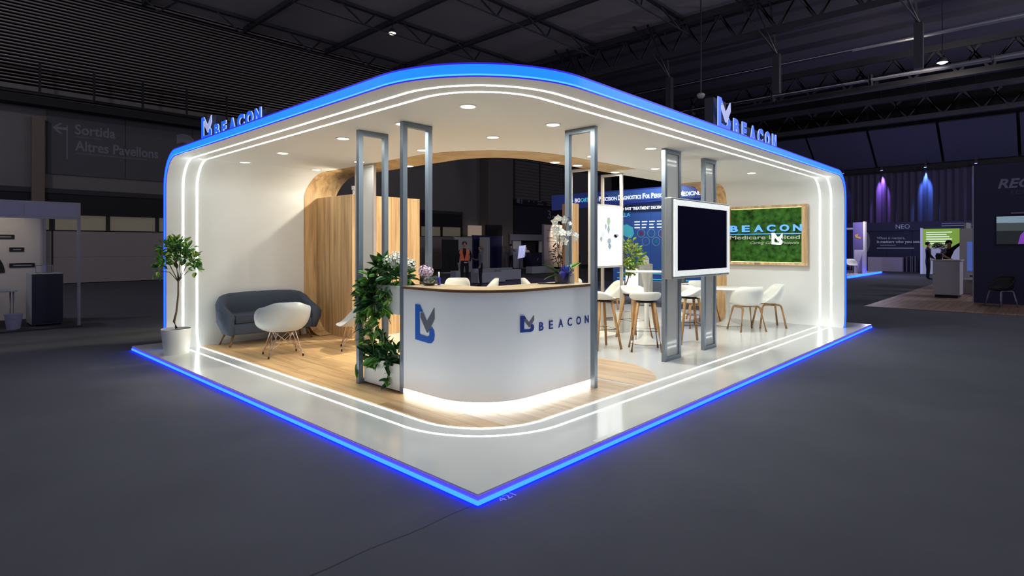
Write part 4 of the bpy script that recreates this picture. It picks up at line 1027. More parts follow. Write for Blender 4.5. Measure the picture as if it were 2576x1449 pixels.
# ------------------------------------------------------------------ left neighbour: white shell-scheme booth
alu = mat('aluminium', s(150, 148, 160), .4, .3)
bl = thing('shell_booth', 'white shell-scheme booth with a pale fascia at the left picture edge', 'booth', (-1.5, 11.5, 0))
bxo('floor_panel', (-5.5, .02, 11.45, 13.8, 0, .03), hall_dark, bl, world=True)
for x in (-.02, -4.0): bxo('post', (x-.025, x+.025, 11.475, 11.525, 0, 2.45), alu, bl, world=True)
bxo('post', (-.30, -.25, 13.55, 13.6, 0, 2.45), alu, bl, world=True)
fas = mat('fascia_panel', s(150, 148, 176), .6)
bxo('fascia_frame', (-4, .0, 11.47, 11.53, 2.13, 2.46), alu, bl, world=True)
for a, b_ in ((-3.9, -.92), (-.86, -.07)): bxo('fascia_panel', (a, b_, 11.462, 11.47, 2.17, 2.42), fas, bl, world=True)
bxo('side_beam', (-.05, .0, 11.53, 13.6, 2.36, 2.45), alu, bl, world=True)
bwall = mat('booth_white_wall', s(200, 196, 196), .7)
bxo('back_wall', (-5.5, -.28, 13.6, 13.66, .03, 2.45), bwall, bl, world=True)
for a, b_, z in ((-1.55, -.78, 1.80), (-.86, -.62, 1.53), (-.86, -.44, 1.19)):
    bxo('caption_bar', (a, b_, 13.58, 13.6, z-.045, z+.045), black, bl, world=True); bxo('caption_print', (a+.06, b_-.05, 13.576, 13.58, z-.012, z+.012), alu, bl, world=True)
def sector(cx, cz, r0, r1, a0, a1): return [(cx+r1*math.cos(R(lerp(a0, a1, k/8))), cz+r1*math.sin(R(lerp(a0, a1, k/8)))) for k in range(9)] + [(cx+r0*math.cos(R(lerp(a1, a0, k/8))), cz+r0*math.sin(R(lerp(a1, a0, k/8)))) for k in range(9)]
for a0, a1 in ((2, 32), (36, 70), (76, 110)): obj('chart_segment', prism(B(), sector(-1.55, 1.02, .3, .62, a0, a1), 13.58, 13.6, lambda a, b, h: (a, h, b)), black, bl, world=True)
light('booth_lamp', 'SPOT', (-1.3, 12.6, 2.4), 14, (1, .82, .58), bl and None, .05, 110, (-1.45, 13.6, 1.9))
cb = thing('cabinet', 'black-fronted lockable counter cabinet in the white booth at far left', 'cabinet', (-.45, 12.2, .03))
obj('body', box(B(), -.70, -.205, 11.9, 12.6, .06, 1.06, bev=.008), plastic_gr, cb, world=True)
bxo('door', (-.695, -.21, 11.885, 11.9, .07, 1.05), mat('cabinet_black', s(22, 24, 36), .4), cb, world=True)
for x in (-.66, -.25):
    for y in (11.95, 12.55): obj('caster', lathe(B(), [(0, 0), (.025, 0), (.025, .05), (0, .05)], 10, (x, y, .012)), black, cb, world=True)
cr_ = thing('acrylic_stand', 'thin clear acrylic stand on top of the black cabinet', 'stand', (-.45, 12.3, 1.06))
obj('frame', picture_frame(B(), -.14, .14, 0, .16, .012, -.006, .006), alu, cr_); bxo('pane', (-.128, .128, -.003, .003, .012, .148), glass, cr_)
pb = thing('waste_bin', 'small pale tapered bin on the floor of the far left booth', 'bin', (-.98, 11.75, .03))
obj('bin', lathe(B(), [(0, 0), (.10, 0), (.14, .29), (.128, .29), (.09, .02), (0, .02)], 24), mat('bin_lilac', s(150, 148, 176), .6), pb, 'auto')
bxo('handle', (-.03, .03, -.145, -.13, .2, .23), alu, pb)
tb = thing('booth_table', 'low grey table behind the pale bin at the far left', 'table', (-1.5, 12.6, .03))
bxo('tabletop', (-2.3, -.86, 12.3, 12.9, .70, .73), plastic_gr, tb, world=True)
for x in (-2.2, -.92):
    for y in (12.36, 12.84): obj('leg', tube(B(), [(x, y, .03), (x, y, .70)], .016, 8), alu, tb, world=True)
obj('curtain', prism(B(), [(-2.2, 12.31), (-1.15, 12.31), (-1.15, 12.33), (-2.2, 12.33)], .2, .69), hall_dark, tb, world=True)

# ------------------------------------------------------------------ neighbour behind: blue diagnostics booth
bb = thing('blue_booth', 'blue-walled booth with a lettered overhead banner behind the bar table', 'booth', (15.7, 8, 0))
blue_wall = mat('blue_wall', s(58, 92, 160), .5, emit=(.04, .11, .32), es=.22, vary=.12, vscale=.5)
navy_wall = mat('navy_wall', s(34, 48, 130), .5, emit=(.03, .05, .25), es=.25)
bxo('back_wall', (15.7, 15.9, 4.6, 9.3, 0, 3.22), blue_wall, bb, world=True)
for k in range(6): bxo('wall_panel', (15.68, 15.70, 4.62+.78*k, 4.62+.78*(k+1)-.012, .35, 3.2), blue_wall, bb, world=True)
fy = lambda a, b, h: (h, a, b)
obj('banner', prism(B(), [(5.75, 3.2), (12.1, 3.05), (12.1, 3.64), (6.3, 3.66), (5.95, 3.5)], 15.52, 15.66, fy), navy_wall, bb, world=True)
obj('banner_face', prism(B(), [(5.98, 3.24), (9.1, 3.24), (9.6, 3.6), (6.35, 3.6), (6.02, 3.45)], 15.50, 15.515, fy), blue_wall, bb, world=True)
bxo('header_bar', (15.60, 15.68, 4.6, 9.2, 2.86, 3.08), mat('header_dark', s(26, 30, 60), .6), bb, world=True)
xd2, zd2 = (0, -1, 0), (0, 0, 1)
lw = mat('lit_lettering', (1, 1, 1), .5, emit=(.85, .9, 1), es=.8); lc = mat('cyan_lettering', s(60, 190, 210), .5, emit=(.10, .62, .80), es=.6); ring_m = mat('icon_ring_pale', s(150, 190, 200), .5)
text('lettering', 'BIO', (15.495, 10.92, 3.30), xd2, zd2, .15, lw, bb, w=.26, bold=.02); text('lettering', 'CART', (15.495, 10.63, 3.30), xd2, zd2, .15, lc, bb, w=.36, bold=.02)
obj('banner_drop', lathe(B(), [(0, 0), (.05, .06), (.045, .1), (0, .2)], 10, (15.48, 11.05, 3.29)), lc, bb, world=True)
def smallcaps(y, z, words, h, k, m):
    for w in words:
        text('lettering', w[0], (15.495, y, z), xd2, zd2, h, m, bb, w=h*.62, bold=.03); y -= h*.68
        if len(w) > 1:
            wd = h*.50*(len(w)-1); text('lettering', w[1:], (15.495, y, z), xd2, zd2, h*.76, m, bb, w=wd, bold=.02); y -= wd
        y -= h*.34
smallcaps(10.22, 3.29, ['HIGH', 'PRECISION', 'DIAGNOSTICS', 'FOR', 'PERSONALISED', 'MEDICINE'], .168, .7, lw)
text('lettering', '16 for FAST TREATMENT DECISIONS', (15.595, 9.05, 2.91), xd2, zd2, .10, lw, bb, w=2.0, bold=.02)
text('lettering', 'LLA', (15.675, 8.90, 2.68), xd2, zd2, .14, lc, bb, w=.34)
for r in range(3):
    for c_ in range(5): bxo('print_line', (15.672, 15.679, 8.38-.30*c_-.22+.03*((r*c_) % 3), 8.38-.30*c_, 2.46-.105*r, 2.495-.105*r), lw, bb, world=True)
ring = lambda r0, r1, n=24: [(r1*math.cos(2*math.pi*k/n), r1*math.sin(2*math.pi*k/n)) for k in range(n)]
for y, z, c_ in ((8.11, 2.07, (150, 60, 90)), (7.70, 2.06, (40, 120, 160)), (7.28, 2.05, (180, 70, 90)), (7.92, 1.78, (90, 110, 190)), (7.51, 1.77, (40, 140, 170)), (7.08, 1.76, (60, 120, 190))):
    bm = B(); n = 28
    for k in range(n):
        a, b_ = 2*math.pi*k/n, 2*math.pi*(k+1)/n
        q = [(15.672, y+r*math.cos(t), z+r*math.sin(t)) for r, t in ((.155, a), (.155, b_), (.135, b_), (.135, a))]; bm.faces.new([bm.verts.new(v) for v in q])
    obj('icon_ring', bm, ring_m, bb, world=True)
    im = mat('icon_%d' % (c_[0]*7+c_[1]), s(*c_), .6); obj('icon', prism(B(), [(y-.07, z-.06), (y+.06, z-.07), (y+.07, z+.03), (y, z+.075), (y-.06, z+.04)], 15.673, 15.68, fy), im, bb, world=True)
obj('torso_graphic', prism(B(), [(8.40, 2.05), (8.5, 1.9), (8.75, 1.95), (8.95, 2.1), (8.95, 2.36), (8.7, 2.4), (8.45, 2.28)], 15.672, 15.68, fy), mat('teal_graphic', s(66, 176, 190), .6, emit=(.1, .5, .55), es=.35), bb, world=True)
bxo('booth_floor', (12.2, 15.7, 3.0, 9.3, 0, .05), mat('grey_booth_floor', s(120, 126, 150), .5), bb, world=True)
for k, (z, h_) in enumerate(((.42, .03), (.62, .025))): bxo('wall_stripe', (15.66, 15.68, 4.7, 9.1, z, z+h_), lc, bb, world=True)
bxo('low_shelf', (15.2, 15.66, 5.0, 8.8, .05, .38), plastic_gr, bb, world=True)
light('blue_booth_lamp', 'AREA', (14.2, 7.2, 3.9), 45, (.75, .85, 1), None, .8, target=(15.7, 7.2, 1.4))

# ------------------------------------------------------------------ people (one continuous skinned body each)
def person(label, loc, rz, h, J, cols, hair=None, group=None, extra=None):
    """J overrides joints of a 1.8 m standing figure facing +Y; cols: skin, top, trousers, shoe"""
    t = thing('person', label, 'person', loc, rz, group)
    base = dict(pelvis=(0, 0, .96), waist=(0, 0, 1.12), chest=(0, .01, 1.32), neck=(0, 0, 1.51), jaw=(0, .02, 1.575), head=(0, .015, 1.66), crown=(0, 0, 1.745), nose=(0, .105, 1.655),
        lsh=(-.18, 0, 1.44), lel=(-.23, -.01, 1.17), lwr=(-.24, .06, .93), lpa=(-.24, .08, .86), rsh=(.18, 0, 1.44), rel=(.23, -.01, 1.17), rwr=(.24, .06, .93), rpa=(.24, .08, .86),
        lhi=(-.09, 0, .9), lkn=(-.10, .02, .50), lan=(-.10, -.01, .10), lto=(-.12, .15, .035), rhi=(.09, 0, .9), rkn=(.10, .02, .50), ran=(.10, -.01, .10), rto=(.12, .15, .035))
    base.update(J); rad = dict(pelvis=.135, waist=.125, chest=.15, neck=.055, jaw=.062, head=.085, crown=.062, nose=.016, lsh=.07, lel=.046, lwr=.030, lpa=.030, rsh=.07, rel=.046, rwr=.030, rpa=.030, lhi=.095, lkn=.062, lan=.045, lto=.035, rhi=.095, rkn=.062, ran=.045, rto=.035)
    E = [('pelvis', 'waist', 't'), ('waist', 'chest', 't'), ('chest', 'neck', 't'), ('neck', 'jaw', 's'), ('jaw', 'head', 's'), ('head', 'crown', 's'), ('head', 'nose', 's')]
    for sd in 'lr': E += [('chest', sd+'sh', 't'), (sd+'sh', sd+'el', 't'), (sd+'el', sd+'wr', 'a'), (sd+'wr', sd+'pa', 's'), ('pelvis', sd+'hi', 'p'), (sd+'hi', sd+'kn', 'p'), (sd+'kn', sd+'an', 'p'), (sd+'an', sd+'to', 'f')]
    k = h/1.8
    for sd in 'lr':                                     # five fingers leave each palm
        w, p = Vector(base[sd+'wr']), Vector(base[sd+'pa']); d = (p-w).normalized(); x, y, _ = frame_of(d)
        for i, (o, L) in enumerate(((-.030, .055), (-.012, .075), (.006, .08), (.022, .07), (.034, .045))):
            dd = d if i else (d*.6 - x*.8).normalized()
            n1, n2 = f'{sd}f{i}a', f'{sd}f{i}b'; base[n1] = tuple(p + x*o*.8 + dd*L*.5); base[n2] = tuple(p + x*o + dd*L + y*.012); rad[n1] = .009; rad[n2] = .007
            E += [(sd+'pa', n1, 's'), (n1, n2, 's')]
    names = list(base); bm = B(); sk_ = bm.verts.layers.skin.verify(); V = {n: bm.verts.new(Vector(base[n])*k) for n in names}
    for a, b_, _ in E: bm.edges.new((V[a], V[b_]))
    for n in names: V[n][sk_].radius = (rad[n]*k, rad[n]*k*(.72 if n in ('chest', 'waist', 'pelvis') else 1)); V[n][sk_].use_root = n == 'pelvis'
    me = bpy.data.meshes.new('body'); bm.to_mesh(me); bm.free()
    o = bpy.data.objects.new('body', me); COL.objects.link(o); o.modifiers.new('s', 'SKIN'); md = o.modifiers.new('d', 'SUBSURF'); md.levels = 1
    me2 = bpy.data.meshes.new_from_object(o.evaluated_get(bpy.context.evaluated_depsgraph_get())); me2.name = 'body'
    o.modifiers.clear(); o.data = me2; o.parent = t; bpy.data.meshes.remove(me)
    me2.materials.clear()
    idx = {'s': 0, 't': 1, 'a': 1 if len(cols) < 5 else 4, 'p': 2, 'f': 3}
    for c_ in cols: me2.materials.append(c_)
    for p in me2.polygons:
        c_ = p.center; best = None
        for a, b_, kk in E:
            A, D = Vector(base[a])*k, Vector(base[b_])*k; ab = D-A; tt = max(0, min(1, (c_-A).dot(ab)/max(ab.length_squared, 1e-9))); dd = (c_-A-ab*tt).length - .4*k*lerp(rad[a], rad[b_], tt)
            if best is None or dd < best[0]: best = (dd, kk)
        p.material_index = idx[best[1]]; p.use_smooth = True
    hd = Vector(base['head'])*k; cr = Vector(base['crown'])*k; up = (cr-hd).normalized(); fw = (Vector(base['nose'])*k-hd).normalized(); sd_ = fw.cross(up)
    bm = B()
    for sx in (-1, 1): bmesh.ops.create_icosphere(bm, subdivisions=1, radius=.010*k, matrix=Matrix.Translation(hd + fw*.078*k + sd_*sx*.032*k + up*.012*k))
    obj('eyes', bm, black, t); bm = B(); bmesh.ops.create_icosphere(bm, subdivisions=1, radius=.02*k, matrix=Matrix.Translation(hd + fw*.068*k - up*.062*k) @ Matrix.Diagonal((1.1, .4, .35, 1))); obj('mouth', bm, mat('lip', s(150, 96, 88), .6) if 'lip' not in MATS else MATS['lip'], t)
    bm = B()
    for sx in (-1, 1): bmesh.ops.create_icosphere(bm, subdivisions=1, radius=.022*k, matrix=Matrix.Translation(hd + sd_*sx*.086*k) @ Matrix.Diagonal((.5, .8, 1.2, 1)))
    obj('ears', bm, cols[0], t)
    if hair:
        hm, long_ = hair; bm = B(); q = fw.to_track_quat('Y', 'Z').to_matrix().to_4x4()
        bmesh.ops.create_uvsphere(bm, u_segments=16, v_segments=10, radius=.106*k, matrix=Matrix.Translation(hd + up*.03*k - fw*.018*k) @ q)
        bmesh.ops.delete(bm, geom=[v for v in bm.verts if (v.co-hd).dot(up) < (-.02 if not long_ else -.11)*k or ((v.co-hd).dot(fw) > .05*k and (v.co-hd).dot(up) < .05*k)], context='VERTS')
        bmesh.ops.solidify(bm, geom=bm.faces[:], thickness=.008)
        if long_: tube(bm, [hd - fw*.05*k, hd - fw*.08*k - up*.13*k, hd - fw*.07*k - up*.26*k], [.085*k, .09*k, .05*k], 10)
        obj('hair', bm, hm, t, True)
    if extra: extra(t, base, k)
    return t
skin_m = mat('skin', s(196, 150, 126), .6); cloth_n = mat('cloth_navy', s(30, 32, 46), .85); cloth_b = mat('cloth_black', s(20, 20, 26), .85); cloth_g = mat('cloth_grey', s(112, 118, 132), .85); shoe = mat('shoe_black', s(14, 14, 16), .6)
hair_g = mat('hair_grey', s(120, 116, 116), .8); hair_d = mat('hair_dark', s(30, 26, 26), .8); hair_b = mat('hair_fair', s(142, 126, 112), .8)
vest_m = mat('vest_orange', s(240, 110, 78), .7, emit=(.8, .22, .12), es=.05); refl_m = mat('vest_reflective', s(220, 210, 200), .5)
def vest(t, J, k):
    for sx in (-1, 1):
        bm = B(); A = []; C = []
        for z, y, xi, xo in ((1.46, .085, .06, .17), (1.36, .125, .075, .185), (1.22, .125, .04, .18), (1.10, .115, .01, .17), (1.02, .12, .005, .165)):
            A.append((sx*xi*k, y*k, z*k)); C.append((sx*xo*k, (y-.05)*k, z*k))
        strip(bm, A, C, [(0, 1, 0)]*5, .012); obj('vest_front', bm, vest_m, t)
        bm = B(); strip(bm, [(sx*.165*k, .05*k, 1.46*k), (sx*.185*k, .08*k, 1.3*k)], [(sx*.19*k, .03*k, 1.46*k), (sx*.2*k, .06*k, 1.3*k)], [(0, 1, 0)]*2, .016); obj('vest_stripe', bm, refl_m, t)
    A = [(x*k, -.125*k, z*k) for x, z in ((-.16, 1.45), (-.18, 1.02))]; C = [(-x, y, z) for x, y, z in A]; obj('vest_back', strip(B(), A, C, [(0, -1, 0)]*2, .012), vest_m, t)
    bxo('badge', (-.10*k, .02*k, .115*k, .125*k, .93*k, .98*k), refl_m, t)
cam_dir = lambda x, y: face(-2.444-x, -2.586-y)
person('person in an orange safety vest and dark trousers facing the camera', (12.72, 14.22, 0), cam_dir(12.7, 14.2), 1.82, dict(lel=(-.26, -.02, 1.18), lwr=(-.20, .10, .98), lpa=(-.16, .15, .96)), (skin_m, cloth_n, cloth_n, shoe), (hair_g, False), extra=vest)
person('person with long fair hair in a grey cardigan talking to the person in the vest', (13.15, 13.75, 0), face(-.75, .55), 1.66, dict(rel=(.22, .06, 1.15), rwr=(.14, .22, 1.16), rpa=(.10, .28, 1.19)), (skin_m, cloth_g, cloth_n, shoe), (hair_b, True))
person('person in a grey shirt writing on a lit tilted board in the far background', (27.35, 25.5, 0), face(1, .05), 1.78, dict(rel=(.2, .2, 1.25), rwr=(.1, .42, 1.28), rpa=(.08, .49, 1.30)), (skin_m, cloth_g, cloth_b, shoe), (hair_d, False))
person('person with dark hair in a pale blouse behind the far navy counter', (29.5, 25.95, 0), cam_dir(29, 26), 1.62, dict(lel=(-.24, .08, 1.2), lwr=(-.12, .22, 1.1), lpa=(-.06, .27, 1.08)), (skin_m, mat('cloth_cream', s(212, 204, 190), .8), cloth_n, shoe), (hair_d, True))
shirt_m = mat('white_shirt', s(220, 220, 226), .7)
def shirt(t, J, k):
    obj('shirt_front', prism(B(), [(-.05, 1.47), (.05, 1.47), (.02, 1.18), (-.02, 1.18)], .10, .132, lambda a, b, h: (a*k, h*k, b*k)), shirt_m, t); bxo('badge', (.03*k, .09*k, .13*k, .14*k, .93*k, 1.02*k), shirt_m, t)
person('person in a black suit and white shirt standing at the right beside the flower counter', (31.1, 1.72, 0), face(.35, -.92), 1.84, dict(lel=(-.25, .02, 1.18), lwr=(-.16, .20, 1.02), lpa=(-.1, .25, 1.0), rel=(.25, .02, 1.18), rwr=(.16, .20, 1.0), rpa=(.1, .25, .98)), (skin_m, cloth_b, cloth_b, shoe), (hair_d, False), extra=shirt)
person('person in a black T-shirt leaning over with one arm raised behind the flower counter', (24.6, .30, 0), face(-.75, -.65), 1.90, dict(chest=(.0, .10, 1.30), neck=(.06, .20, 1.46), jaw=(.09, .24, 1.52), head=(.11, .27, 1.60), crown=(.13, .28, 1.69), nose=(.12, .36, 1.57), lsh=(-.15, .14, 1.46), rsh=(.22, .14, 1.38), lel=(-.40, .12, 1.62), lwr=(-.62, .12, 1.80), lpa=(-.69, .12, 1.84), rel=(.36, .28, 1.22), rwr=(.28, .48, 1.10), rpa=(.24, .54, 1.07)), (skin_m, cloth_b, cloth_b, shoe, skin_m), (hair_d, False))

# ------------------------------------------------------------------ centre background seen through the court
def panel_thing(name, label, cat, b6, m, extra=()):
    t = thing(name, label, cat, ((b6[0]+b6[1])/2, (b6[2]+b6[3])/2, b6[4]))
    bxo('panel', b6, m, t, world=True)
    for nm, e, mm in extra: bxo(nm, e, mm, t, world=True)
    return t
navy_p = mat('navy_panel', s(40, 44, 96), .6)
panel_thing('black_screen_wall', 'tall plain black panel standing left of the person in the vest', 'panel', (19.45, 20.6, 23.5, 23.62, .06, 2.0), black, [('frame_edge', (19.41, 19.45, 23.48, 23.64, 0, 2.02), hall_dark), ('foot', (19.4, 20.65, 23.4, 23.72, 0, .06), plastic_gr)])
panel_thing('pale_partition', 'pale partition wall behind the head of the person in the vest', 'panel', (20.7, 22.2, 24.0, 24.1, 0, 2.16), bwall, [('post', (20.66, 20.72, 23.97, 24.13, 0, 2.2), alu)])
nb = panel_thing('navy_partition', 'navy partition panels with a black header behind the talking pair', 'panel', (22.25, 23.5, 24.0, 24.1, 0, 2.3), navy_p, [('panel', (23.53, 24.85, 24.0, 24.1, 0, 2.3), navy_p), ('header', (23.45, 24.86, 23.96, 24.12, 2.3, 3.0), black), ('post', (24.85, 24.92, 23.96, 24.12, 0, 2.3), alu)])
panel_thing('white_pillar', 'slim pale pillar in front of the navy partition', 'pillar', (22.36, 22.86, 23.1, 23.5, 0, 2.16), bwall, [('base', (22.32, 22.9, 23.06, 23.54, 0, .06), plastic_gr)])
panel_thing('lit_sign', 'dim beige lit sign box over the navy partition', 'sign', (24.5, 25.7, 26.8, 26.95, 2.3, 3.05), mat('beige_lit', s(170, 150, 126), .6, emit=(.6, .48, .36), es=.28), [('panel', (25.82, 26.15, 26.8, 26.95, 2.3, 3.05), MATS['beige_lit'] if 'beige_lit' in MATS else None)])
seat_w = mat('white_bench', s(170, 172, 182), .6)
for b6, l in (((14.80, 15.25, 17.1, 17.5, 0, .47), 'white cube seat at the left of the person in the vest'), ((14.1, 15.75, 14.9, 15.35, 0, .48), 'long white bench right of the talking pair'), ((16.3, 17.65, 15.7, 16.15, 0, .52), 'white bench behind the long bench, farther right'), ((22.0, 23.3, 18.8, 19.3, 0, .44), 'pale low bench left of the dark plant'), ((18.0, 20.9, 19.3, 19.6, 0, .42), 'pale low seat wall behind the two white benches')):
    t = thing('bench_seat', l, 'bench', ((b6[0]+b6[1])/2, (b6[2]+b6[3])/2, 0), 0, 'white benches in the hall behind')
    obj('seat', box(B(), *b6[:4], .05, b6[5], bev=.015), seat_w, t, world=True); bxo('plinth', (b6[0]+.04, b6[1]-.04, b6[2]+.04, b6[3]-.04, 0, .05), hall_dark, t, world=True)
pc = thing('hall_carpet_runner', 'purple carpet area under the benches behind the stand', 'carpet', (15, 15, 0))
bxo('carpet', (11.0, 19.5, 9.6, 19.2, .0, .006), mat('purple_carpet', s(96, 84, 124), .95), pc, world=True)
fb_ = thing('far_booth', 'far white-framed booth with a grey fascia and dark opening behind the lit board', 'booth', (30, 26.2, 0))
for nm, b6, m in (('fascia', (27.8, 32.0, 26.0, 26.1, 2.03, 2.48), alu), ('side_wall', (27.95, 29.3, 26.3, 26.4, 0, 2.03), bwall), ('back_wall', (29.3, 31.4, 26.7, 26.8, 0, 2.03), hall_black), ('side_wall', (31.4, 32.0, 26.3, 26.4, 0, 2.03), bwall), ('post', (27.8, 27.88, 26.0, 26.1, 0, 2.03), alu), ('post', (31.92, 32.0, 26.0, 26.1, 0, 2.03), alu)): bxo(nm, b6, m, fb_, world=True)
nc = panel_thing('navy_counter', 'navy counter with a small white emblem in front of the far booth', 'counter', (28.95, 30.5, 25.0, 25.5, .06, 1.1), mat('navy_counter', s(34, 34, 60), .6), [('top', (28.91, 30.54, 24.96, 25.54, 1.1, 1.14), hall_black), ('plinth', (29.05, 30.4, 25.05, 25.45, 0, .06), black)])
bm = B(); prism(bm, sector(29.7, .62, .05, .09, 40, 250), 24.985, 25.0, lambda a, b, h: (a, h, b)); obj('emblem', bm, bwall, nc, world=True)
lbd = thing('tilted_board', 'pale blue lit tilted touch board on a stand in the far background', 'board', (28.6, 25.3, 0))
lit_b = mat('lit_board', (1, 1, 1), .5, emit=(.42, .46, .85), es=.75)
obj('screen', prism(B(), [(0, .72), (.50, .80), (.62, 1.68), (.12, 1.62)], -.03, .03, lambda a, b, h: (27.85+a*1.35, 25.3+h, b)), lit_b, lbd, world=True); bxo('stand', (28.1, 28.4, 25.3, 25.4, .05, .75), alu, lbd, world=True); bxo('foot', (27.95, 28.7, 25.1, 25.6, 0, .05), alu, lbd, world=True)
wb = panel_thing('banner_wall', 'cream banner wall with printed lines behind the orchid', 'banner', (23.85, 26.4, 19.5, 19.6, 0, 2.9), mat('cream_banner', s(214, 196, 186), .7), [('print_line', (24.1, 25.9, 19.49, 19.5, z, z+.03), grey_v) for z in (2.55, 2.12, 2.04, 1.9)] + [('frame', (23.8, 23.85, 19.48, 19.62, 0, 2.92), alu)])
obj('round_graphic', prism(B(), sector(26.1, 1.35, 0.02, .42, 60, 200), 19.488, 19.5, lambda a, b, h: (a, h, b)), mat('rose_graphic', s(206, 150, 146), .7), wb, world=True); obj('round_graphic', prism(B(), sector(26.1, 1.35, 0.02, .42, 205, 300), 19.488, 19.5, lambda a, b, h: (a, h, b)), mat('teal_pale', s(120, 170, 186), .7), wb, world=True)
light('banner_lamp', 'SPOT', (24.9, 18.2, 3.3), 260, (1, .84, .6), None, .05, 75, (25.4, 19.5, 2.3))
dpz = thing('dark_planter', 'tall dark square planter box beside the dark plant', 'planter', (25.0, 18.0, 0)); obj('box', box(B(), 24.55, 25.2, 17.8, 18.3, 0, 1.05, bev=.01), hall_dark, dpz, world=True); bxo('soil', (24.6, 25.15, 17.85, 18.25, 1.05, 1.06), soil, dpz, world=True)
pq = thing('potted_palm', 'dark bushy tall plant in a dark pot before the cream banner', 'plant', (23.6, 18.2, 0))
obj('pot', lathe(B(), [(0, 0), (.2, 0), (.26, .4), (.24, .4), (.22, .36), (0, .36)], 20), black, pq, 'auto'); obj('trunk', tube(B(), [(0, 0, .35), (.03, 0, .9), (0, .03, 1.6)], [.03, .025, .012], 8), bark, pq, True)
dk_leaf = mat('leaf_dull_green', s(52, 58, 44), .6); LF['d'] = leaf_mesh('leaf', dk_leaf, W=.3)  # dark dull green foliage
for k in range(90): v = rnd_dir(.1); leaf_at(pq, (v.x*.42*random.random(), v.y*.42*random.random(), .55 + random.random()*1.25), v, random.uniform(.18, .30), 'd')

# ------------------------------------------------------------------ right background
cu = thing('stage_curtain', 'dark pleated curtain with violet and blue uplights along the far right wall', 'curtain', (42.2, 4, 3.1))
cur_m = mat('curtain_cloth', s(64, 60, 82), .9)
bm = B(); A = []; C = []; n = 220
for k in range(n+1):
    y = lerp(-3.5, 10.5, k/n); x = 42.25 + .07*math.sin(k*1.05) + .04*math.sin(k*2.3+1); A.append((x, y, 2.9)); C.append((x, y, 6.4))
strip(bm, A, C); obj('cloth', bm, cur_m, cu, True, world=True); obj('rail', tube(B(), [(42.2, -3.5, 6.42), (42.2, 10.5, 6.42)], .04, 8), truss_m, cu, world=True)
for y, c_, w in ((5.62, (.42, .20, 1), 2600), (3.25, (.12, .28, 1), 2600), (.75, (.2, .14, 1), 350), (7.9, (.1, .1, 1), 350)):
    lt = thing('curtain_spot', {5.62: 'violet wash lamp at the top of the far curtain', 3.25: 'blue wash lamp at the top of the far curtain', .75: 'dim lamp at the top corner of the far curtain by the navy booth', 7.9: 'faint lamp at the curtain top next to the canopy rim'}[y], 'lamp', (41.95, y, 6.72))
    obj('lamp_body', tube(B(), [(0, 0, .12), (.06, 0, -.1)], [.07, .09], 12), truss_m, lt); obj('hanger_rod', tube(B(), [(0, 0, .1), (0, 0, HZ-.26-6.62)], .015, 6), truss_m, lt); obj('lens', tube(B(), [(.06, 0, -.10), (.064, 0, -.115)], .07, 12), mat('lens_%d' % int(y*10), (1, 1, 1), .5, emit=c_, es=3), lt)
    light('wash', 'SPOT', (.10, 0, -.2), w, c_, lt, .04, 38, None, .8).rotation_euler = Vector((.3, 0, -2.6)).to_track_quat('-Z', 'Y').to_euler()
nw = thing('navy_booth_wall', 'long navy booth wall with pale slogan lettering below the far curtain', 'booth', (41.5, 4, 0))
nv = mat('navy_dark', s(36, 38, 74), .7)
bxo('wall', (41.5, 41.6, -3, 8, 0, 2.6), nv, nw, world=True); bxo('header', (41.35, 41.6, -3, 8, 2.6, 3.15), mat('navy_header', s(44, 46, 84), .7), nw, world=True)
for k in range(8): bxo('panel', (41.46, 41.5, -3+1.37*k+.01, -3+1.37*(k+1)-.01, .02, 2.58), nv, nw, world=True)
pale = mat('pale_print', s(170, 170, 205), .6, emit=(.4, .4, .55), es=.12)
text('lettering', 'NEO', (41.34, 4.72, 2.72), xd2, zd2, .28, pale, nw, w=.75)
text('lettering', 'When it matters,', (41.45, 5.78, 2.06), xd2, zd2, .16, pale, nw, w=1.55); text('lettering', 'it matters who you see.', (41.45, 5.78, 1.82), xd2, zd2, .16, pale, nw, w=2.35, bold=.025)
for b6 in ((41.445, 41.46, 4.75, 5.6, 1.66, 1.69), (41.445, 41.46, 3.75, 5.78, 1.46, 1.50), (41.335, 41.35, 1.0, 2.35, 2.98, 3.01), (41.335, 41.35, .7, 2.35, 2.84, 2.87), (41.445, 41.46, 4.86, 4.9, 2.7, 3.0)): bxo('print_line', b6, pale, nw, world=True)
o = obj('round_graphic', lathe(B(), [(0, 0), (.28, 0), (.28, .02), (0, .02)], 28), mat('moon_graphic', s(120, 116, 140), .7), nw); o.data.transform(Matrix.Translation((41.46, 6.45, 1.9)) @ Matrix.Rotation(R(-90), 4, 'Y') @ Matrix.Diagonal((2.6, 1, 1, 1))); o.data.transform(WM[nw].inverted())
bxo('long_counter', (40.7, 41.1, 4.25, 6.15, 0, .9), mat('lilac_counter', s(180, 172, 200), .6), nw, world=True)
rl = thing('barrier_rail', 'thin pale barrier rail right of the long low counter', 'barrier', (40.8, 3.9, 0)); obj('hoop', tube(B(), [(40.8, 4.05, 0), (40.8, 4.05, .95), (40.8, 3.85, 1.0), (40.8, 3.85, 0)], .03, 8), alu, rl, world=True); obj('hoop', tube(B(), [(40.7, 3.75, 0), (40.7, 3.75, .95), (40.7, 3.6, 1.0), (40.7, 3.6, 0)], .03, 8), alu, rl, world=True)
gw = thing('green_display_wall', 'green lit display wall with white text lines behind the person in the suit', 'display', (38, 2, 0))
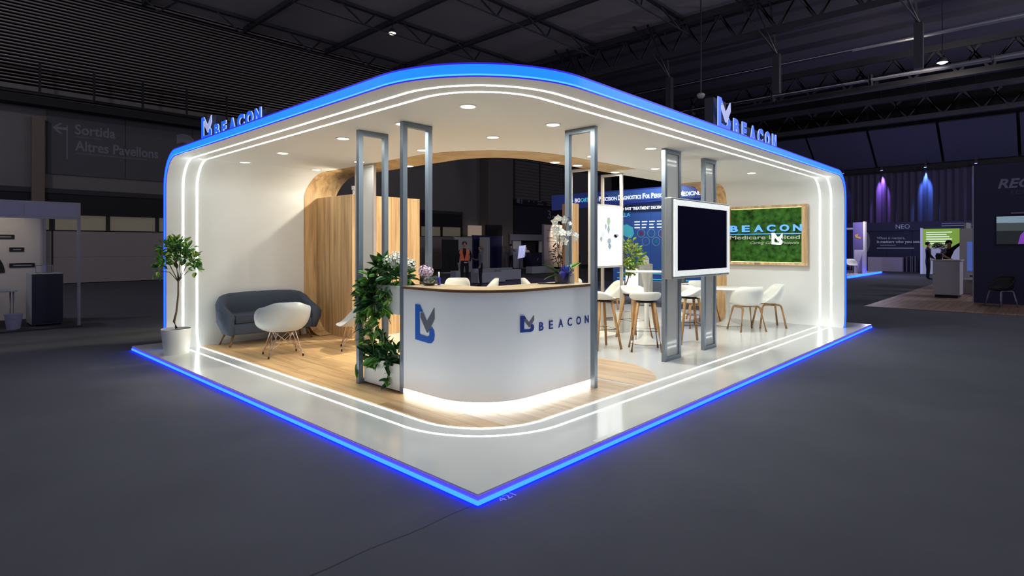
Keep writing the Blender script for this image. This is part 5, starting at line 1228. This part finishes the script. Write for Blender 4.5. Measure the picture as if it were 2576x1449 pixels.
bxo('panel', (38, 38.12, 1.1, 2.85, 1.55, 2.6), mat('green_display', s(110, 150, 40), .6, emit=(.22, .38, .05), es=.55), gw, world=True); bxo('lower_panel', (38, 38.12, 1.1, 2.85, 0, 1.55), mat('grey_display', s(170, 175, 190), .6, emit=(.5, .55, .6), es=.15), gw, world=True); bxo('edge_post', (37.9, 38.14, 2.85, 2.95, 0, 2.65), mat('pale_edge', s(170, 170, 210), .5, emit=(.5, .5, .8), es=.3), gw, world=True)
for k in range(6): bxo('text_line', (37.985, 38, 1.5 + .12*((k*5) % 3), 2.68, 2.38-.13*k, 2.42-.13*k), lw, gw, world=True)
ib = thing('island_booth', 'far white island booth with a blue glowing floor edge right of the canopy', 'booth', (33, 6, 0))
bxo('deck', (29.9, 38.2, 4.86, 9.5, 0, .10), mat('lilac_deck', s(200, 192, 214), .6), ib, world=True); bxo('blue_edge_light', (29.88, 37.6, 4.80, 4.86, .0, .10), led_blue, ib, world=True)
bxo('pylon', (34.5, 34.8, 5.12, 5.62, .1, 2.95), mat('violet_pylon', s(96, 86, 140), .6), ib, world=True); bxo('pylon_edge', (34.45, 34.85, 5.02, 5.12, .1, 2.98), bwall, ib, world=True); obj('pylon_emblem', prism(B(), [(5.25, 2.0), (5.5, 2.1), (5.52, 2.25), (5.35, 2.3), (5.4, 2.15), (5.22, 2.12)], 34.48, 34.5, fy), mat('gold_emblem', s(190, 150, 70), .6), ib, world=True)
bxo('cross_beam', (34.5, 34.7, 5.62, 8.5, 2.55, 2.65), alu, ib, world=True)
bxo('white_wall', (34.0, 34.12, 4.95, 5.45, .1, 1.4), bwall, ib, world=True); bxo('white_pedestal', (33.7, 34.0, 4.88, 5.0, .1, 1.35), bwall, ib, world=True)
isl = [((33.0, 5.36), face(-.7, -.7), 'pale far chair on the island booth, right one'), ((33.2, 5.95), face(.7, .7), 'pale far chair on the island booth, left one next to the canopy rim')]
for loc, rz, l in isl: make_armchair((*loc, .1), rz, l, 'pale chairs on the island booth')
light('island_fill_light', 'POINT', (33.2, 4.4, 3.4), 260, (.8, .75, 1), None, .1)  # added light without a fixture, brightens the floor around the island booth

woodf = thing('wood_floor_booth', 'wood-look floor of the booth at the right, under the white flower counter', 'floor area', (20, 0, 0))
bw = wood('brown_laminate', s(150, 122, 100), s(116, 90, 72), (.5, 8, 8), .5)
for k in range(22): bxo('floor_board', (15.1, 28.3, 1.05-.19*(k+1)+.004, 1.05-.19*k, 0, .012), bw, woodf, world=True)
fc = thing('white_counter', 'white box counter at the right carrying a flower vase', 'counter', (20, -.25, .012))
obj('body', box(B(), 19.6, 20.5, -.55, .12, .10, 1.15, bev=.01), mat('counter_lightgrey', s(196, 196, 206), .6), fc, world=True); bxo('top', (19.57, 20.53, -.58, .15, 1.15, 1.18), bwall, fc, world=True); bxo('plinth', (19.65, 20.45, -.50, .07, .012, .10), hall_dark, fc, world=True)
fv = thing('flower_vase', 'round bunch of pale flowers in a dark vase on the white counter', 'vase', (19.95, .0, 1.18))
obj('vase', lathe(B(), [(0, 0), (.08, 0), (.10, .12), (.07, .2), (.06, .2), (.09, .12), (.07, .01), (0, .01)], 20), hall_black, fv, True)
fgrey = mat('dusty_flower', s(150, 150, 152), .8)
for k in range(11): v = rnd_dir(.5); blossom_head(fv, (v.x*.17, v.y*.17, .34+v.z*.13), .075, fgrey if k % 2 else dk_leaf, 20)
tp = thing('white_kiosk', 'white kiosk with a blue poster screen next to the navy booth', 'kiosk', (22, -.5, 0))
bxo('body', (22.0, 22.3, -1.6, -.32, 0, 2.2), bwall, tp, world=True); bxo('poster_screen', (21.985, 22, -1.4, -.52, .78, 1.75), mat('blue_poster', s(50, 80, 190), .5, emit=(.10, .17, .55), es=.5), tp, world=True); bxo('shelf', (21.6, 22.0, -1.4, -.45, .48, .52), bwall, tp, world=True)
for z in (1.28, 1.2, 1.12): bxo('print_line', (21.975, 21.985, -1.0, -.72, z, z+.025), lw, tp, world=True)
panel_thing('grey_partition', 'plain grey partition panel behind the leaning person at the right', 'panel', (23.6, 25.2, -.36, -.30, 0, 2.45), mat('grey_panel', s(150, 152, 160), .7), [('edge_post', (25.2, 25.26, -.38, -.28, 0, 2.48), alu)])
bs = thing('wire_stool', 'thin wire stool with a dark seat in front of the white kiosk', 'stool', (20.9, -.85, .012))
obj('seat', lathe(B(), [(0, .62), (.17, .62), (.18, .66), (0, .68)], 20), black, bs, True)
for a in range(4): c_, s_ = math.cos(a*1.571+.7), math.sin(a*1.571+.7); obj('leg', tube(B(), [(c_*.2, s_*.2, 0), (-c_*.1, -s_*.1, .62)], .010, 6), alu, bs)
rb = thing('navy_booth', 'tall dark navy booth with grey lettering and a screen at the right edge', 'booth', (18.3, -2, 0))
nvb = mat('navy_black', s(34, 30, 66), .6)
bxo('wall', (18.3, 18.6, -7, -.985, 0, 3.87), nvb, rb, world=True); bxo('corner_trim', (18.27, 18.62, -.985, -.955, 0, 3.87), alu, rb, world=True)
grey_l = mat('grey_lettering', s(126, 124, 150), .5); text('lettering', 'RECO', (18.295, -1.50, 3.20), xd2, zd2, .24, grey_l, rb, w=1.0, shear=.25, bold=.03); text('lettering', 'ECO', (18.295, -1.78, 3.01), xd2, zd2, .11, mat('dim_lettering', s(74, 70, 96), .5), rb, w=.36)
rs = thing('booth_screen', 'wall screen showing a grey street scene with a violet figure on the navy booth', 'screen', (18.28, -2.2, 2.0))
bxo('panel', (18.26, 18.3, -3.0, -1.46, 1.64, 2.44), black, rs, world=True)
for b6, c_, e in (((18.25, 18.26, -2.98, -1.475, 2.24, 2.415), (150, 176, 190), .22), ((18.25, 18.26, -2.98, -1.475, 2.02, 2.24), (96, 108, 108), .12), ((18.25, 18.26, -2.98, -1.475, 1.66, 2.02), (52, 60, 60), .08)):
    m_ = mat('picture_%d' % c_[0], s(*c_), .4, emit=s(*c_)[:3], es=e*2.2); bxo('picture_band', b6, m_, rs, world=True)
obj('picture_figure', prism(B(), [(-1.92, 1.66), (-1.97, 1.9), (-2.1, 2.08), (-2.4, 2.15), (-2.4, 1.66)], 18.24, 18.249, fy), mat('violet_figure', s(140, 70, 200), .5, emit=(.3, .08, .6), es=.5), rs, world=True); bxo('picture_caption', (18.24, 18.249, -2.5, -2.12, 1.70, 1.73), lw, rs, world=True); bxo('light_bar', (18.2, 18.3, -2.9, -1.78, 2.48, 2.52), grey_l, rs, world=True)
dc = make_armchair((17.35, -1.62, 0), face(-.5, .5), 'dark tub chair on pale legs before the navy booth at right')
for ch2 in kids(dc):
    ch2.data = ch2.data.copy(); ch2.data.materials.clear(); ch2.data.materials.append(black if ch2.name.split('.')[0] == 'shell' else (alu if ch2.name.startswith('leg') else black))

# ------------------------------------------------------------------ pieces of parts go one level deeper (thing > part > sub-part)
def nest(root, part, subs):
    ch = kids(root); p = [c for c in ch if c.name.split('.')[0] == part]
    if not p: return
    for c in ch:
        if c.name.split('.')[0] in subs and c is not p[0]: c.parent = p[0]
for root, part, subs in ((counter, 'front', ('emblem_bracket', 'emblem_tick', 'letter')), (counter, 'top', ('top_edge',)), (tv, 'case', ('bezel', 'panel')), (lb, 'case', ('lit_face', 'motif', 'caption_line')),
        (cb, 'body', ('door',)), (bb, 'banner', ('banner_face', 'lettering', 'banner_drop')), (bb, 'back_wall', ('wall_panel', 'icon', 'icon_ring', 'print_line', 'torso_graphic', 'wall_stripe', 'header_bar')),
        (bl, 'back_wall', ('caption_bar', 'caption_print', 'chart_segment')), (bl, 'fascia_frame', ('fascia_panel',)), (nw, 'wall', ('panel', 'lettering', 'print_line')), (rb, 'wall', ('lettering', 'corner_trim')), (rs, 'panel', ('picture_band', 'picture_figure', 'picture_caption')),
        (gw, 'panel', ('text_line',)), (tp, 'body', ('poster_screen', 'print_line')), (wb, 'panel', ('print_line', 'round_graphic')), (gs, 'panel', ('pictogram',)), (moss, 'moss', ('letter', 'lettering', 'underline', 'emblem_bracket', 'emblem_tick'))):
    nest(root, part, subs)
for t_ in [o for o in bpy.data.objects if o.get('category') == 'sign' and o.name.startswith('roof_sign')]: nest(t_, 'emblem_bracket', ('emblem_tick',))
